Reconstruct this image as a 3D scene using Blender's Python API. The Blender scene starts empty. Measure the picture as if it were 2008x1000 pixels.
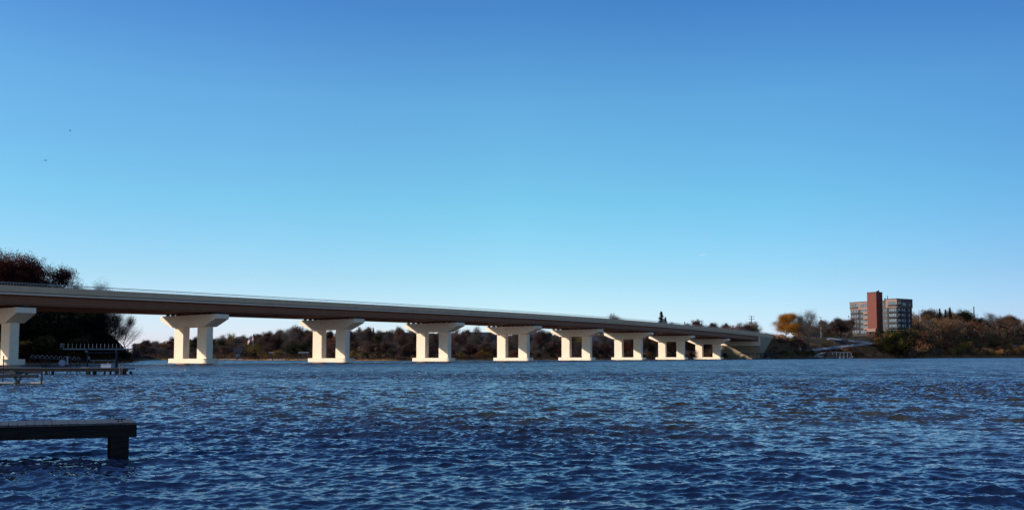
import bpy, math, random
import numpy as np
from mathutils import Vector, Matrix, Euler

random.seed(7)
rng = np.random.default_rng(11)
sc = bpy.context.scene
col = sc.collection
R = math.radians

F = 1650.0      # focal length in photo pixels
HOR = 697.6     # row of the horizon in the photo
CAM = 2.0       # camera height above the lake


def at(px, py, Y):
    """photo pixel + distance -> world point (for laying the place out)"""
    return Vector(((px - 1004) / F * Y, Y, CAM + (HOR - py) / F * Y))


def xat(px, Y):
    return (px - 1004) / F * Y


# ------------------------------------------------------------------ camera
cam = bpy.data.objects.new("camera", bpy.data.cameras.new("camera"))
col.objects.link(cam)
cam.location = (0, 0, CAM)
cam.rotation_euler = (R(90) + math.atan((HOR - 600) / F), 0, 0)
cam.data.sensor_width = 36
cam.data.lens = 36 * F / 2008
cam.data.shift_y = 100 / 2008
cam.data.clip_end = 30000
cam.data.clip_start = 0.1
sc.camera = cam
sc.view_settings.view_transform = 'Standard'
sc.view_settings.look = 'None'
sc.view_settings.exposure = 0
sc.cycles.use_denoising = True
sc.cycles.use_adaptive_sampling = False
sc.cycles.blur_glossy = 2.0
sc.cycles.max_bounces = 6
sc.cycles.sample_clamp_indirect = 4

# ------------------------------------------------------------------ light
SUN_EL = R(18)
SUN_AZ = R(-108)          # bearing from +Y, negative = to the left
sd = Vector((math.sin(SUN_AZ) * math.cos(SUN_EL), math.cos(SUN_AZ) * math.cos(SUN_EL), math.sin(SUN_EL)))
sun = bpy.data.objects.new("sun", bpy.data.lights.new("sun", 'SUN'))
col.objects.link(sun)
sun.data.energy = 4.8
sun.data.angle = R(0.5)
sun.data.color = (1, 0.945, 0.87)
sun.rotation_euler = sd.to_track_quat('Z', 'Y').to_euler()

world = bpy.data.worlds.new("World")
sc.world = world
world.use_nodes = True
world.cycles.sampling_method = 'MANUAL'
world.cycles.sample_map_resolution = 1024
sc.cycles.use_light_tree = False
wn = world.node_tree.nodes
wl = world.node_tree.links
wn.clear()
sky = wn.new('ShaderNodeTexSky')
sky.sky_type = 'NISHITA'
sky.sun_disc = False
sky.sun_elevation = SUN_EL
sky.sun_rotation = SUN_AZ
sky.altitude = 0
sky.air_density = 1.0
sky.dust_density = 0.2
sky.ozone_density = 2.5
# white balance / saturation of the film, by elevation
geo = wn.new('ShaderNodeTexCoord')
sep = wn.new('ShaderNodeSeparateXYZ')
wl.new(geo.outputs['Generated'], sep.inputs[0])
mr = wn.new('ShaderNodeMapRange')
mr.inputs['From Min'].default_value = 0.0
mr.inputs['From Max'].default_value = 0.5
wl.new(sep.outputs['Z'], mr.inputs['Value'])
ramp = wn.new('ShaderNodeValToRGB')
wl.new(mr.outputs[0], ramp.inputs[0])
HORC = (0.86, 0.93, 1.6)
SKYRAMP = [(0.0, HORC), (0.055, (0.88, 1.02, 1.52)), (0.1, (0.87, 1.03, 1.33)), (0.18, (0.78, 1.03, 1.17)), (0.35, (0.64, 1.14, 1.17)), (0.58, (0.61, 1.13, 1.26)), (0.77, (0.43, 0.88, 1.24)), (1.0, (0.35, 0.75, 1.15))]
el = ramp.color_ramp.elements
while len(el) < len(SKYRAMP):
    el.new(0.5)
for e, (p, c) in zip(el, SKYRAMP):
    e.position = p
    e.color = (*c, 1)
mul = wn.new('ShaderNodeMix')
mul.data_type = 'RGBA'
mul.blend_type = 'MULTIPLY'
mul.inputs['Factor'].default_value = 1
wl.new(sky.outputs[0], mul.inputs['A'])
wl.new(ramp.outputs[0], mul.inputs['B'])
bg = wn.new('ShaderNodeBackground')
bg.inputs['Strength'].default_value = 0.165
# haze is thickest towards the middle of the lake, the sky deepens to the right
mx = wn.new('ShaderNodeMapRange')
mx.inputs['From Min'].default_value = -0.6
mx.inputs['From Max'].default_value = 0.6
wl.new(sep.outputs['X'], mx.inputs['Value'])
rx = wn.new('ShaderNodeValToRGB')
wl.new(mx.outputs[0], rx.inputs[0])
XR = [(0.0, (1.0, 0.93, 0.98)), (0.25, (1.07, 1.0, 1.04)), (0.5, (0.99, 0.98, 0.98)), (0.75, (0.75, 0.77, 0.83)), (0.95, (0.51, 0.53, 0.65))]
ex_ = rx.color_ramp.elements
while len(ex_) < len(XR):
    ex_.new(0.5)
for e, (p, c) in zip(ex_, XR):
    e.position = p
    e.color = (*c, 1)
mul2 = wn.new('ShaderNodeMix')
mul2.data_type = 'RGBA'
mul2.blend_type = 'MULTIPLY'
mul2.inputs['Factor'].default_value = 1
wl.new(mul.outputs['Result'], mul2.inputs['A'])
wl.new(rx.outputs[0], mul2.inputs['B'])
wl.new(mul2.outputs['Result'], bg.inputs['Color'])
wo = wn.new('ShaderNodeOutputWorld')
wl.new(bg.outputs[0], wo.inputs[0])


# ------------------------------------------------------------------ materials
def new_mat(name):
    m = bpy.data.materials.new(name)
    m.use_nodes = True
    nt = m.node_tree
    return m, nt.nodes, nt.links, nt.nodes['Principled BSDF']


def rough_mat(name, c, c2=None, scale=2.0, rough=0.8, bump=0.0, detail=6, metallic=0, rand=0.0, stretch=None, spec=0.3, coord='Object'):
    """two-tone noise material; rand = brightness change from object to object"""
    m, n, l, b = new_mat(name)
    c2 = c2 or tuple(x * 0.7 for x in c)
    tc = n.new('ShaderNodeTexCoord')
    src = tc.outputs[coord]
    if stretch:
        mp = n.new('ShaderNodeMapping')
        mp.inputs['Scale'].default_value = stretch
        l.new(src, mp.inputs[0])
        src = mp.outputs[0]
    no = n.new('ShaderNodeTexNoise')
    no.inputs['Scale'].default_value = scale
    no.inputs['Detail'].default_value = detail
    no.inputs['Roughness'].default_value = 0.6
    l.new(src, no.inputs['Vector'])
    cr = n.new('ShaderNodeValToRGB')
    cr.color_ramp.elements[0].position = 0.32
    cr.color_ramp.elements[1].position = 0.68
    cr.color_ramp.elements[0].color = (*c2, 1)
    cr.color_ramp.elements[1].color = (*c, 1)
    l.new(no.outputs['Fac'], cr.inputs[0])
    out = cr.outputs[0]
    if rand:
        oi = n.new('ShaderNodeObjectInfo')
        mr = n.new('ShaderNodeMapRange')
        mr.inputs['To Min'].default_value = 1 - rand
        mr.inputs['To Max'].default_value = 1 + rand
        l.new(oi.outputs['Random'], mr.inputs['Value'])
        hs = n.new('ShaderNodeHueSaturation')
        l.new(out, hs.inputs['Color'])
        l.new(mr.outputs[0], hs.inputs['Value'])
        out = hs.outputs[0]
    l.new(out, b.inputs['Base Color'])
    b.inputs['Roughness'].default_value = rough
    b.inputs['Metallic'].default_value = metallic
    b.inputs['Specular IOR Level'].default_value = spec
    if bump:
        bp = n.new('ShaderNodeBump')
        bp.inputs['Strength'].default_value = bump
        bp.inputs['Distance'].default_value = 0.05
        l.new(no.outputs['Fac'], bp.inputs['Height'])
        l.new(bp.outputs[0], b.inputs['Normal'])
    return m


def leaf_mat(name, c, c2, c3=None, scale=0.35, rand=0.3):
    """foliage: clumps of two or three tones, a little light coming through"""
    m, n, l, b = new_mat(name)
    tc = n.new('ShaderNodeTexCoord')
    oi = n.new('ShaderNodeObjectInfo')
    no = n.new('ShaderNodeTexNoise')
    no.noise_dimensions = '4D'
    no.inputs['Scale'].default_value = scale
    no.inputs['Detail'].default_value = 5
    no.inputs['Roughness'].default_value = 0.7
    l.new(tc.outputs['Object'], no.inputs['Vector'])
    ml = n.new('ShaderNodeMath'); ml.operation = 'MULTIPLY'; ml.inputs[1].default_value = 40
    l.new(oi.outputs['Random'], ml.inputs[0])
    l.new(ml.outputs[0], no.inputs['W'])
    cr = n.new('ShaderNodeValToRGB')
    cr.color_ramp.elements[0].position = 0.3
    cr.color_ramp.elements[1].position = 0.72
    cr.color_ramp.elements[0].color = (*c2, 1)
    cr.color_ramp.elements[1].color = (*c, 1)
    if c3:
        e = cr.color_ramp.elements.new(0.5)
        e.color = (*c3, 1)
    l.new(no.outputs['Fac'], cr.inputs[0])
    mr = n.new('ShaderNodeMapRange')
    mr.inputs['To Min'].default_value = 1 - rand
    mr.inputs['To Max'].default_value = 1 + rand
    l.new(oi.outputs['Random'], mr.inputs['Value'])
    hs = n.new('ShaderNodeHueSaturation')
    l.new(cr.outputs[0], hs.inputs['Color'])
    l.new(mr.outputs[0], hs.inputs['Value'])
    l.new(hs.outputs[0], b.inputs['Base Color'])
    b.inputs['Roughness'].default_value = 0.85
    b.inputs['Specular IOR Level'].default_value = 0.1
    tr = n.new('ShaderNodeBsdfTranslucent')
    l.new(hs.outputs[0], tr.inputs['Color'])
    mx = n.new('ShaderNodeMixShader')
    mx.inputs[0].default_value = 0.4
    l.new(b.outputs[0], mx.inputs[1]); l.new(tr.outputs[0], mx.inputs[2])
    l.new(mx.outputs[0], n['Material Output'].inputs['Surface'])
    return m


M = {}
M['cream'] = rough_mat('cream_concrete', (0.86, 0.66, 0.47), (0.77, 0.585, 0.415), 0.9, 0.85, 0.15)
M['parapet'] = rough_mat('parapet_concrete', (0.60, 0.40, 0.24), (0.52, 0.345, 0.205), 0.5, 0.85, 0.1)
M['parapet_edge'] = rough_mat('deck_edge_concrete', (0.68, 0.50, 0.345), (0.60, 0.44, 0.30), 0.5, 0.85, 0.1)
M['groove'] = rough_mat('dark_groove', (0.09, 0.08, 0.07), (0.03, 0.03, 0.03), 1.5, 0.9)
M['brown'] = rough_mat('brown_girder_paint', (0.24, 0.085, 0.036), (0.20, 0.07, 0.03), 0.4, 0.6)
M['asphalt'] = rough_mat('asphalt', (0.05, 0.05, 0.05), (0.04, 0.04, 0.04), 2, 0.9)
M['bearing'] = rough_mat('bearing_steel', (0.05, 0.04, 0.035), None, 2, 0.7)
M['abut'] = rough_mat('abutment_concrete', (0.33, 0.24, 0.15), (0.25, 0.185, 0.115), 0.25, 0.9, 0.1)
M['rail'] = rough_mat('rail_metal', (0.25, 0.25, 0.25), None, 3, 0.5, metallic=0.3)
M['bark'] = rough_mat('bark', (0.055, 0.045, 0.04), (0.03, 0.025, 0.022), 3, 0.95, rand=0.3)
M['bark_dark'] = rough_mat('dark_bark', (0.02, 0.016, 0.014), (0.01, 0.009, 0.008), 3, 0.95)
M['twig_grey'] = leaf_mat('grey_twigs', (0.15, 0.115, 0.095), (0.055, 0.042, 0.036))
M['twig_purple'] = leaf_mat('purple_brown_twigs', (0.15, 0.08, 0.06), (0.045, 0.026, 0.022))
M['twig_tan'] = leaf_mat('tan_twigs', (0.34, 0.185, 0.095), (0.10, 0.056, 0.034))
M['twig_shade'] = leaf_mat('shaded_twigs', (0.02, 0.016, 0.016), (0.008, 0.007, 0.007))  # near-black: shade of the backlit left point put into the twig colour
M['leaf_red'] = leaf_mat('dark_red_leaves', (0.17, 0.036, 0.024), (0.03, 0.010, 0.009), (0.08, 0.02, 0.015))
M['leaf_russet'] = leaf_mat('russet_leaves', (0.36, 0.13, 0.052), (0.065, 0.030, 0.018), (0.18, 0.07, 0.034))
M['leaf_orange'] = leaf_mat('orange_leaves', (0.70, 0.30, 0.055), (0.25, 0.10, 0.02), (0.48, 0.20, 0.035))
M['leaf_ochre'] = leaf_mat('ochre_leaves', (0.62, 0.29, 0.075), (0.11, 0.056, 0.022), (0.34, 0.16, 0.048))
M['leaf_olive'] = leaf_mat('olive_leaves', (0.33, 0.21, 0.04), (0.05, 0.036, 0.012), (0.16, 0.105, 0.022))
M['leaf_dark'] = leaf_mat('dark_green_leaves', (0.04, 0.045, 0.016), (0.010, 0.012, 0.006), (0.02, 0.024, 0.009))
M['leaf_shade'] = leaf_mat('shaded_leaves', (0.022, 0.022, 0.010), (0.005, 0.005, 0.004), (0.010, 0.010, 0.006))  # shade on the left point is painted into these near-black leaves
M['needle'] = leaf_mat('conifer_needles', (0.022, 0.030, 0.018), (0.008, 0.010, 0.008))
M['dock_wood'] = rough_mat('weathered_dock_boards', (0.09, 0.075, 0.07), (0.045, 0.04, 0.04), 3, 0.6, 0.3, stretch=(1, 8, 1))
M['dock_dark'] = rough_mat('dark_wet_timber', (0.024, 0.019, 0.017), (0.009, 0.008, 0.008), 2.5, 0.9, 0.4, stretch=(1, 1, 5), spec=0.08)
M['iron'] = rough_mat('black_iron', (0.02, 0.02, 0.02), None, 5, 0.5)
M['galv'] = rough_mat('galvanised_steel', (0.15, 0.155, 0.17), (0.10, 0.105, 0.12), 3, 0.5, metallic=0.2)
M['galv_dark'] = rough_mat('dark_steel', (0.03, 0.03, 0.036), (0.018, 0.018, 0.022), 3, 0.85, spec=0.1)
M['railpale'] = rough_mat('pale_rail_paint', (0.42, 0.42, 0.45), (0.34, 0.34, 0.37), 2, 0.6)
M['white'] = rough_mat('white_paint', (0.72, 0.72, 0.72), (0.6, 0.6, 0.6), 2, 0.6)
M['lightblue'] = rough_mat('pale_plastic', (0.24, 0.26, 0.31), (0.19, 0.21, 0.26), 2, 0.6)
M['tan_board'] = rough_mat('pale_tan_board', (0.62, 0.46, 0.36), (0.45, 0.33, 0.25), 2, 0.7)
M['pole_wood'] = rough_mat('pole_wood', (0.13, 0.10, 0.08), (0.08, 0.06, 0.05), 2, 0.9)
M['pole_pale'] = rough_mat('pale_pole', (0.35, 0.31, 0.27), (0.25, 0.22, 0.19), 2, 0.9)
M['brick'] = None
M['tan_stucco'] = rough_mat('tan_cladding', (0.27, 0.155, 0.11), (0.23, 0.13, 0.095), 0.5, 0.9)
M['grey_clad'] = rough_mat('grey_brown_cladding', (0.11, 0.08, 0.07), (0.08, 0.06, 0.053), 0.6, 0.9)
M['dark_clad'] = rough_mat('dark_cladding', (0.05, 0.038, 0.035), (0.03, 0.025, 0.025), 0.6, 0.8)
M['pane'] = rough_mat('window_pane', (0.05, 0.08, 0.09), (0.03, 0.05, 0.06), 0.8, 0.08, spec=1.0)
M['curtain'] = rough_mat('pale_blind', (0.10, 0.13, 0.14), (0.04, 0.06, 0.07), 0.9, 0.3, spec=0.8)
M['roof_dark'] = rough_mat('dark_shingles', (0.03, 0.03, 0.04), None, 1, 0.9)
M['roof_blue'] = rough_mat('slate_roof', (0.05, 0.05, 0.075), None, 1, 0.9)
M['siding'] = rough_mat('pale_siding', (0.45, 0.42, 0.40), (0.35, 0.33, 0.31), 1, 0.8)
M['grey_siding'] = rough_mat('grey_siding', (0.13, 0.125, 0.13), (0.09, 0.09, 0.095), 1, 0.8)
M['red'] = rough_mat('red_cloth', (0.5, 0.04, 0.05), None, 2, 0.8)
M['foam'] = rough_mat('foam', (0.9, 0.87, 0.84), (0.8, 0.78, 0.75), 2, 0.5)  # plain white for the painted sun glints on the water
M['bird'] = rough_mat('bird_feathers', (0.03, 0.025, 0.03), None, 2, 0.9)
M['brush'] = leaf_mat('russet_brush', (0.75, 0.33, 0.13), (0.16, 0.08, 0.04), (0.45, 0.19, 0.085), 0.12)
M['straw'] = rough_mat('leaf_litter', (0.30, 0.12, 0.04), (0.12, 0.05, 0.02), 0.3, 0.95)


def brick_mat():
    m, n, l, b = new_mat('red_brick')
    tc = n.new('ShaderNodeTexCoord')
    mp = n.new('ShaderNodeMapping'); mp.inputs['Rotation'].default_value = (R(90), 0, 0)
    l.new(tc.outputs['Object'], mp.inputs[0])
    br = n.new('ShaderNodeTexBrick')
    br.inputs['Scale'].default_value = 0.7
    br.inputs['Color1'].default_value = (0.17, 0.037, 0.021, 1)
    br.inputs['Color2'].default_value = (0.13, 0.028, 0.017, 1)
    br.inputs['Mortar'].default_value = (0.16, 0.07, 0.05, 1)
    l.new(mp.outputs[0], br.inputs['Vector'])
    l.new(br.outputs['Color'], b.inputs['Base Color'])
    b.inputs['Roughness'].default_value = 0.9
    return m


M['brick'] = brick_mat()


# ------------------------------------------------------------------ mesh helpers
class MB:
    def __init__(s):
        s.v = []
        s.f = []

    def add(s, verts, faces):
        o = len(s.v)
        s.v += [tuple(p) for p in verts]
        s.f += [tuple(i + o for i in fc) for fc in faces]
        return s

    def hexa(s, b4, t4):
        """four bottom points, four top points, same turning sense"""
        return s.add(list(b4) + list(t4), [(3, 2, 1, 0), (4, 5, 6, 7), (0, 1, 5, 4), (1, 2, 6, 5), (2, 3, 7, 6), (3, 0, 4, 7)])

    def box(s, c, d, rz=0.0):
        cx, cy, cz = c
        hx, hy, hz = d[0] / 2, d[1] / 2, d[2] / 2
        ca, sa = math.cos(rz), math.sin(rz)
        q = [(-hx, -hy), (hx, -hy), (hx, hy), (-hx, hy)]
        q = [(cx + x * ca - y * sa, cy + x * sa + y * ca) for x, y in q]
        return s.hexa([(x, y, cz - hz) for x, y in q], [(x, y, cz + hz) for x, y in q])

    def span(s, x0, x1, y0, y1, z0, z1):
        return s.box(((x0 + x1) / 2, (y0 + y1) / 2, (z0 + z1) / 2), (x1 - x0, y1 - y0, z1 - z0))

    def tube(s, p0, p1, r0, r1=None, n=6):
        r1 = r0 if r1 is None else r1
        p0 = Vector(p0); p1 = Vector(p1)
        d = (p1 - p0)
        if d.length < 1e-6:
            return s
        d.normalize()
        a = d.orthogonal().normalized()
        b = d.cross(a)
        vs = []
        for p, r in ((p0, r0), (p1, r1)):
            for k in range(n):
                t = 2 * math.pi * k / n
                vs.append(p + a * (math.cos(t) * r) + b * (math.sin(t) * r))
        fs = [(k, (k + 1) % n, n + (k + 1) % n, n + k) for k in range(n)]
        fs.append(tuple(range(n - 1, -1, -1)))
        fs.append(tuple(range(n, 2 * n)))
        return s.add(vs, fs)

    def beam(s, p0, p1, w, h):
        """rectangular bar from p0 to p1, w across, h upright"""
        p0 = Vector(p0); p1 = Vector(p1)
        d = (p1 - p0).normalized()
        up = Vector((0, 0, 1))
        if abs(d.z) > 0.95:
            up = Vector((0, 1, 0))
        a = d.cross(up).normalized() * (w / 2)
        b = a.cross(d).normalized() * (h / 2)
        return s.hexa([p0 - a - b, p0 + a - b, p1 + a - b, p1 - a - b], [p0 - a + b, p0 + a + b, p1 + a + b, p1 - a + b])

    def path(s, pts, r, n=5):
        for a, b in zip(pts[:-1], pts[1:]):
            s.tube(a, b, r, r, n)
        return s

    def prism(s, poly, y0, y1):
        """poly = (x,z) outline swept along y"""
        n = len(poly)
        vs = [(x, y0, z) for x, z in poly] + [(x, y1, z) for x, z in poly]
        fs = [tuple(range(n)), tuple(range(2 * n - 1, n - 1, -1))]
        fs += [(k, n + k, n + (k + 1) % n, (k + 1) % n) for k in range(n)]
        return s.add(vs, fs)

    def build(s, name, mat, parent=None, smooth=False, bevel=0):
        me = bpy.data.meshes.new(name)
        me.from_pydata(s.v, [], s.f)
        me.validate()
        o = bpy.data.objects.new(name, me)
        me.materials.append(mat)
        col.objects.link(o)
        if parent:
            o.parent = parent
        import bmesh
        bm = bmesh.new(); bm.from_mesh(me)
        bmesh.ops.recalc_face_normals(bm, faces=bm.faces)
        bm.to_mesh(me); bm.free()
        if smooth:
            for p in me.polygons:
                p.use_smooth = True
        if bevel:
            md = o.modifiers.new('bevel', 'BEVEL')
            md.width = bevel
            md.segments = 2
            md.limit_method = 'ANGLE'
        return o


def np_mesh(name, v, f, mat):
    """v (N,3), f (M,k) arrays -> mesh"""
    me = bpy.data.meshes.new(name)
    k = f.shape[1]
    me.vertices.add(len(v))
    me.vertices.foreach_set('co', v.astype(np.float32).ravel())
    me.loops.add(f.size)
    me.loops.foreach_set('vertex_index', f.astype(np.int32).ravel())
    me.polygons.add(len(f))
    me.polygons.foreach_set('loop_start', np.arange(0, f.size, k, dtype=np.int32))
    me.polygons.foreach_set('loop_total', np.full(len(f), k, dtype=np.int32))
    me.update(calc_edges=True)
    me.materials.append(mat)
    return me


def tag(o, label=None, cat=None, group=None, kind=None):
    if label: o['label'] = label
    if cat: o['category'] = cat
    if group: o['group'] = group
    if kind: o['kind'] = kind
    return o


def empty(name, loc=(0, 0, 0), rz=0.0, parent=None):
    o = bpy.data.objects.new(name, None)
    col.objects.link(o)
    o.location = loc
    o.rotation_euler = (0, 0, rz)
    o.empty_display_size = 0.5
    if parent:
        o.parent = parent
    return o


def thing(name, label, cat, loc=(0, 0, 0), rz=0.0, group=None):
    return tag(empty(name, loc, rz), label, cat, group)


def copy_tree(o, parent=None):
    c = o.copy()
    col.objects.link(c)
    c.parent = parent
    for ch in [x for x in KIDS.get(o, [])] or list(o.children):
        copy_tree(ch, c)
    return c


KIDS = {}

# ------------------------------------------------------------------ terrain
# bearing (as photo column), distance of the shore, height of the land behind it, width of the slope
SHORE = [(-6000, 40, 5, 60), (-2500, 70, 6, 80), (-600, 160, 8, 80), (0, 222, 7, 60), (130, 232, 6, 60), (235, 246, 4, 60), (262, 262, 1.2, 60),
         (292, 398, 3, 90), (450, 390, 5, 110), (620, 364, 6, 110), (760, 350, 9, 90), (900, 374, 8, 110),
         (1004, 394, 8, 110), (1128, 430, 9, 120), (1230, 472, 11, 120), (1313, 512, 13, 120), (1400, 552, 14, 100),
         (1470, 572, 15, 70), (1500, 578, 16, 50), (1540, 592, 16, 55), (1600, 630, 17, 66), (1650, 660, 19, 80), (1720, 717, 21, 80),
         (1850, 830, 21, 100), (2008, 915, 24, 120), (2600, 1050, 28, 150), (6000, 1300, 28, 150)]
SP = np.array(SHORE, float)


def zshore(t):
    return np.interp(1004 + F * t, SP[:, 0], SP[:, 1])


def ground_np(X, Y):
    t = X / Y
    px = 1004 + F * t
    z0 = np.interp(px, SP[:, 0], SP[:, 1])
    hm = np.interp(px, SP[:, 0], SP[:, 2])
    rp = np.interp(px, SP[:, 0], SP[:, 3])
    s = (Y - z0) / rp
    u = np.clip(s, 0, 1)
    h = hm * (u * u * (3 - 2 * u)) + 0.5 * np.clip((Y - z0) / 3, -3, 1)
    h = h + np.clip(Y - z0 - rp, 0, 4000) * 0.004
    h = h + np.clip(u, 0, 1) * (0.6 * np.sin(X * 0.071 + 1.3) * np.sin(Y * 0.053) + 0.35 * np.sin(X * 0.19) * np.cos(Y * 0.17))
    return h


def ground(X, Y):
    return float(ground_np(np.array([X]), np.array([Y]))[0])


pxs = np.concatenate([np.linspace(-6000, -200, 50), np.linspace(-190, 2200, 480), np.linspace(2210, 6000, 40)])
offs = np.concatenate([[-8, -3, 0, 1, 2, 4, 7], np.linspace(10, 160, 40), np.geomspace(170, 9000, 24)])
tt = (pxs - 1004) / F
Yg = zshore(tt)[:, None] + offs[None, :]
Xg = tt[:, None] * Yg
Zg = ground_np(Xg, Yg)
nv = np.stack([Xg, Yg, Zg], -1).reshape(-1, 3)
a, b = Xg.shape
idx = np.arange(a * b).reshape(a, b)
fc = np.stack([idx[:-1, :-1], idx[1:, :-1], idx[1:, 1:], idx[:-1, 1:]], -1).reshape(-1, 4)


def land_mat():
    m, n, l, b = new_mat('autumn_ground')
    tc = n.new('ShaderNodeTexCoord')

    def noise(sc_, det=6):
        x = n.new('ShaderNodeTexNoise')
        x.inputs['Scale'].default_value = sc_
        x.inputs['Detail'].default_value = det
        x.inputs['Roughness'].default_value = 0.65
        l.new(tc.outputs['Object'], x.inputs['Vector'])
        return x
    n1 = noise(0.02); n2 = noise(0.35)
    cr = n.new('ShaderNodeValToRGB')
    cr.color_ramp.elements[0].position = 0.3
    cr.color_ramp.elements[0].color = (0.13, 0.06, 0.03, 1)
    cr.color_ramp.elements[1].position = 0.75
    cr.color_ramp.elements[1].color = (0.60, 0.27, 0.10, 1)
    l.new(n2.outputs['Fac'], cr.inputs[0])
    cg = n.new('ShaderNodeValToRGB')
    cg.color_ramp.elements[0].color = (0.20, 0.15, 0.04, 1)
    cg.color_ramp.elements[1].color = (0.50, 0.36, 0.09, 1)
    l.new(n2.outputs['Fac'], cg.inputs[0])
    # grass on the level ground, leaf litter on the slopes
    ge = n.new('ShaderNodeNewGeometry')
    sx = n.new('ShaderNodeSeparateXYZ'); l.new(ge.outputs['Normal'], sx.inputs[0])
    mr = n.new('ShaderNodeMapRange'); mr.inputs['From Min'].default_value = 0.975; mr.inputs['From Max'].default_value = 0.998
    l.new(sx.outputs['Z'], mr.inputs['Value'])
    m2 = n.new('ShaderNodeMath'); m2.operation = 'MULTIPLY'
    r1 = n.new('ShaderNodeMapRange'); r1.inputs['From Min'].default_value = 0.4; r1.inputs['From Max'].default_value = 0.55
    l.new(n1.outputs['Fac'], r1.inputs['Value'])
    l.new(r1.outputs[0], m2.inputs[0]); l.new(mr.outputs[0], m2.inputs[1])
    mx = n.new('ShaderNodeMix'); mx.data_type = 'RGBA'
    l.new(m2.outputs[0], mx.inputs['Factor']); l.new(cr.outputs[0], mx.inputs['A']); l.new(cg.outputs[0], mx.inputs['B'])
    l.new(mx.outputs['Result'], b.inputs['Base Color'])
    b.inputs['Roughness'].default_value = 0.95
    b.inputs['Specular IOR Level'].default_value = 0.1
    return m


M['land'] = land_mat()
o = bpy.data.objects.new('ground', np_mesh('ground', nv, fc, M['land']))
col.objects.link(o)
tag(o, 'brown autumn shore and slopes around the lake', kind='structure')
for p in o.data.polygons:
    p.use_smooth = True


# ------------------------------------------------------------------ water
def wave_tile(N, Lt, wl_lo, wl_hi, wind, seed, rms, power=4.2, spread=3):
    """periodic wind-wave height tile from a random spectrum"""
    g = np.random.default_rng(seed)
    k1 = np.fft.fftfreq(N, Lt / N) * 2 * np.pi
    kx, ky = np.meshgrid(k1, k1, indexing='ij')
    k = np.hypot(kx, ky)
    k[0, 0] = 1e9
    klo, khi = 2 * np.pi / wl_hi, 2 * np.pi / wl_lo
    ct = (kx * math.cos(wind) + ky * math.sin(wind)) / k
    P = k ** (-power) * np.exp(-(klo / k) ** 4) * np.exp(-(k / khi) ** 2) * (np.abs(ct) ** spread + 0.03)
    A = np.sqrt(P) * (g.normal(size=(N, N)) + 1j * g.normal(size=(N, N)))
    h = np.real(np.fft.ifft2(A))
    s = rms / h.std()
    hx = np.real(np.fft.ifft2(1j * kx / k * A)) * s
    hy = np.real(np.fft.ifft2(1j * ky / k * A)) * s
    return h * s, hx, hy


def sample(tile, Lt, x, y):
    N = tile.shape[0]
    u = (x / Lt * N) % N
    v = (y / Lt * N) % N
    i = np.floor(u).astype(int); j = np.floor(v).astype(int)
    fu = u - i; fv = v - j
    i %= N; j %= N
    i1 = (i + 1) % N; j1 = (j + 1) % N
    return (tile[i, j] * (1 - fu) * (1 - fv) + tile[i1, j] * fu * (1 - fv) + tile[i, j1] * (1 - fu) * fv + tile[i1, j1] * fu * fv)


yrow = [1.5]
while yrow[-1] < 120:
    y = yrow[-1]
    yrow.append(y + max(0.035, min(0.16, y * 0.0032)))
yrow = np.array(yrow)
tcol = np.linspace(-0.80, 0.80, 1100)
Yw, Tw = np.meshgrid(yrow, tcol, indexing='ij')
Xw = Tw * Yw
fade = np.clip((118 - Yw) / 50, 0, 1)
Zw = np.zeros_like(Xw); DX = np.zeros_like(Xw); DY = np.zeros_like(Xw)
WIND = R(83)
for (N, Lt, lo, hi, wd, seed, rms, pw, spd, rot) in [
        (1024, 41.0, 0.14, 1.9, WIND, 3, 0.032, 3.9, 5, 0.0),
        (512, 13.7, 0.08, 0.5, WIND + 0.35, 5, 0.0115, 3.2, 3, 0.5)]:
    h, hx, hy = wave_tile(N, Lt, lo, hi, wd - rot, seed, rms, pw, spd)
    xr = Xw * math.cos(rot) + Yw * math.sin(rot)
    yr = -Xw * math.sin(rot) + Yw * math.cos(rot)
    Zw += sample(h, Lt, xr, yr)
    ax = sample(hx, Lt, xr, yr); ay = sample(hy, Lt, xr, yr)
    DX += ax * math.cos(rot) - ay * math.sin(rot)
    DY += ax * math.sin(rot) + ay * math.cos(rot)
# gusts: patches of rougher and smoother water
gh, _, _ = wave_tile(256, 160, 12, 60, R(80), 9, 1.0, 3, 1)
g = np.clip(1 + 0.28 * sample(gh, 160, Xw, Yw), 0.55, 1.6)
Zw *= g * fade
DX *= 0.85 * g * fade; DY *= 0.85 * g * fade
wv = np.stack([Xw + DX, Yw + DY, Zw], -1).reshape(-1, 3)
a, b = Xw.shape
idx = np.arange(a * b).reshape(a, b)
wf = np.stack([idx[:-1, :-1], idx[:-1, 1:], idx[1:, 1:], idx[1:, :-1]], -1).reshape(-1, 4)
# far sheet and the sides
yE = yrow[-1]; y0 = yrow[0]
ex = [(-0.8 * yE, yE, 0), (0.8 * yE, yE, 0), (0.8 * 6000, 6000, 0), (-0.8 * 6000, 6000, 0),
      (0.8 * y0, y0, 0), (9000, y0, 0), (9000, 6000, 0), (-0.8 * y0, y0, 0), (-9000, y0, 0), (-9000, 6000, 0),
      (-9000, -200, 0), (9000, -200, 0)]
o_ = len(wv)
wv = np.vstack([wv, np.array(ex)])
wf = np.vstack([wf, np.array([[0, 1, 2, 3], [4, 5, 6, 2], [9, 8, 7, 3], [10, 11, 5, 8]]) + o_])


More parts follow.
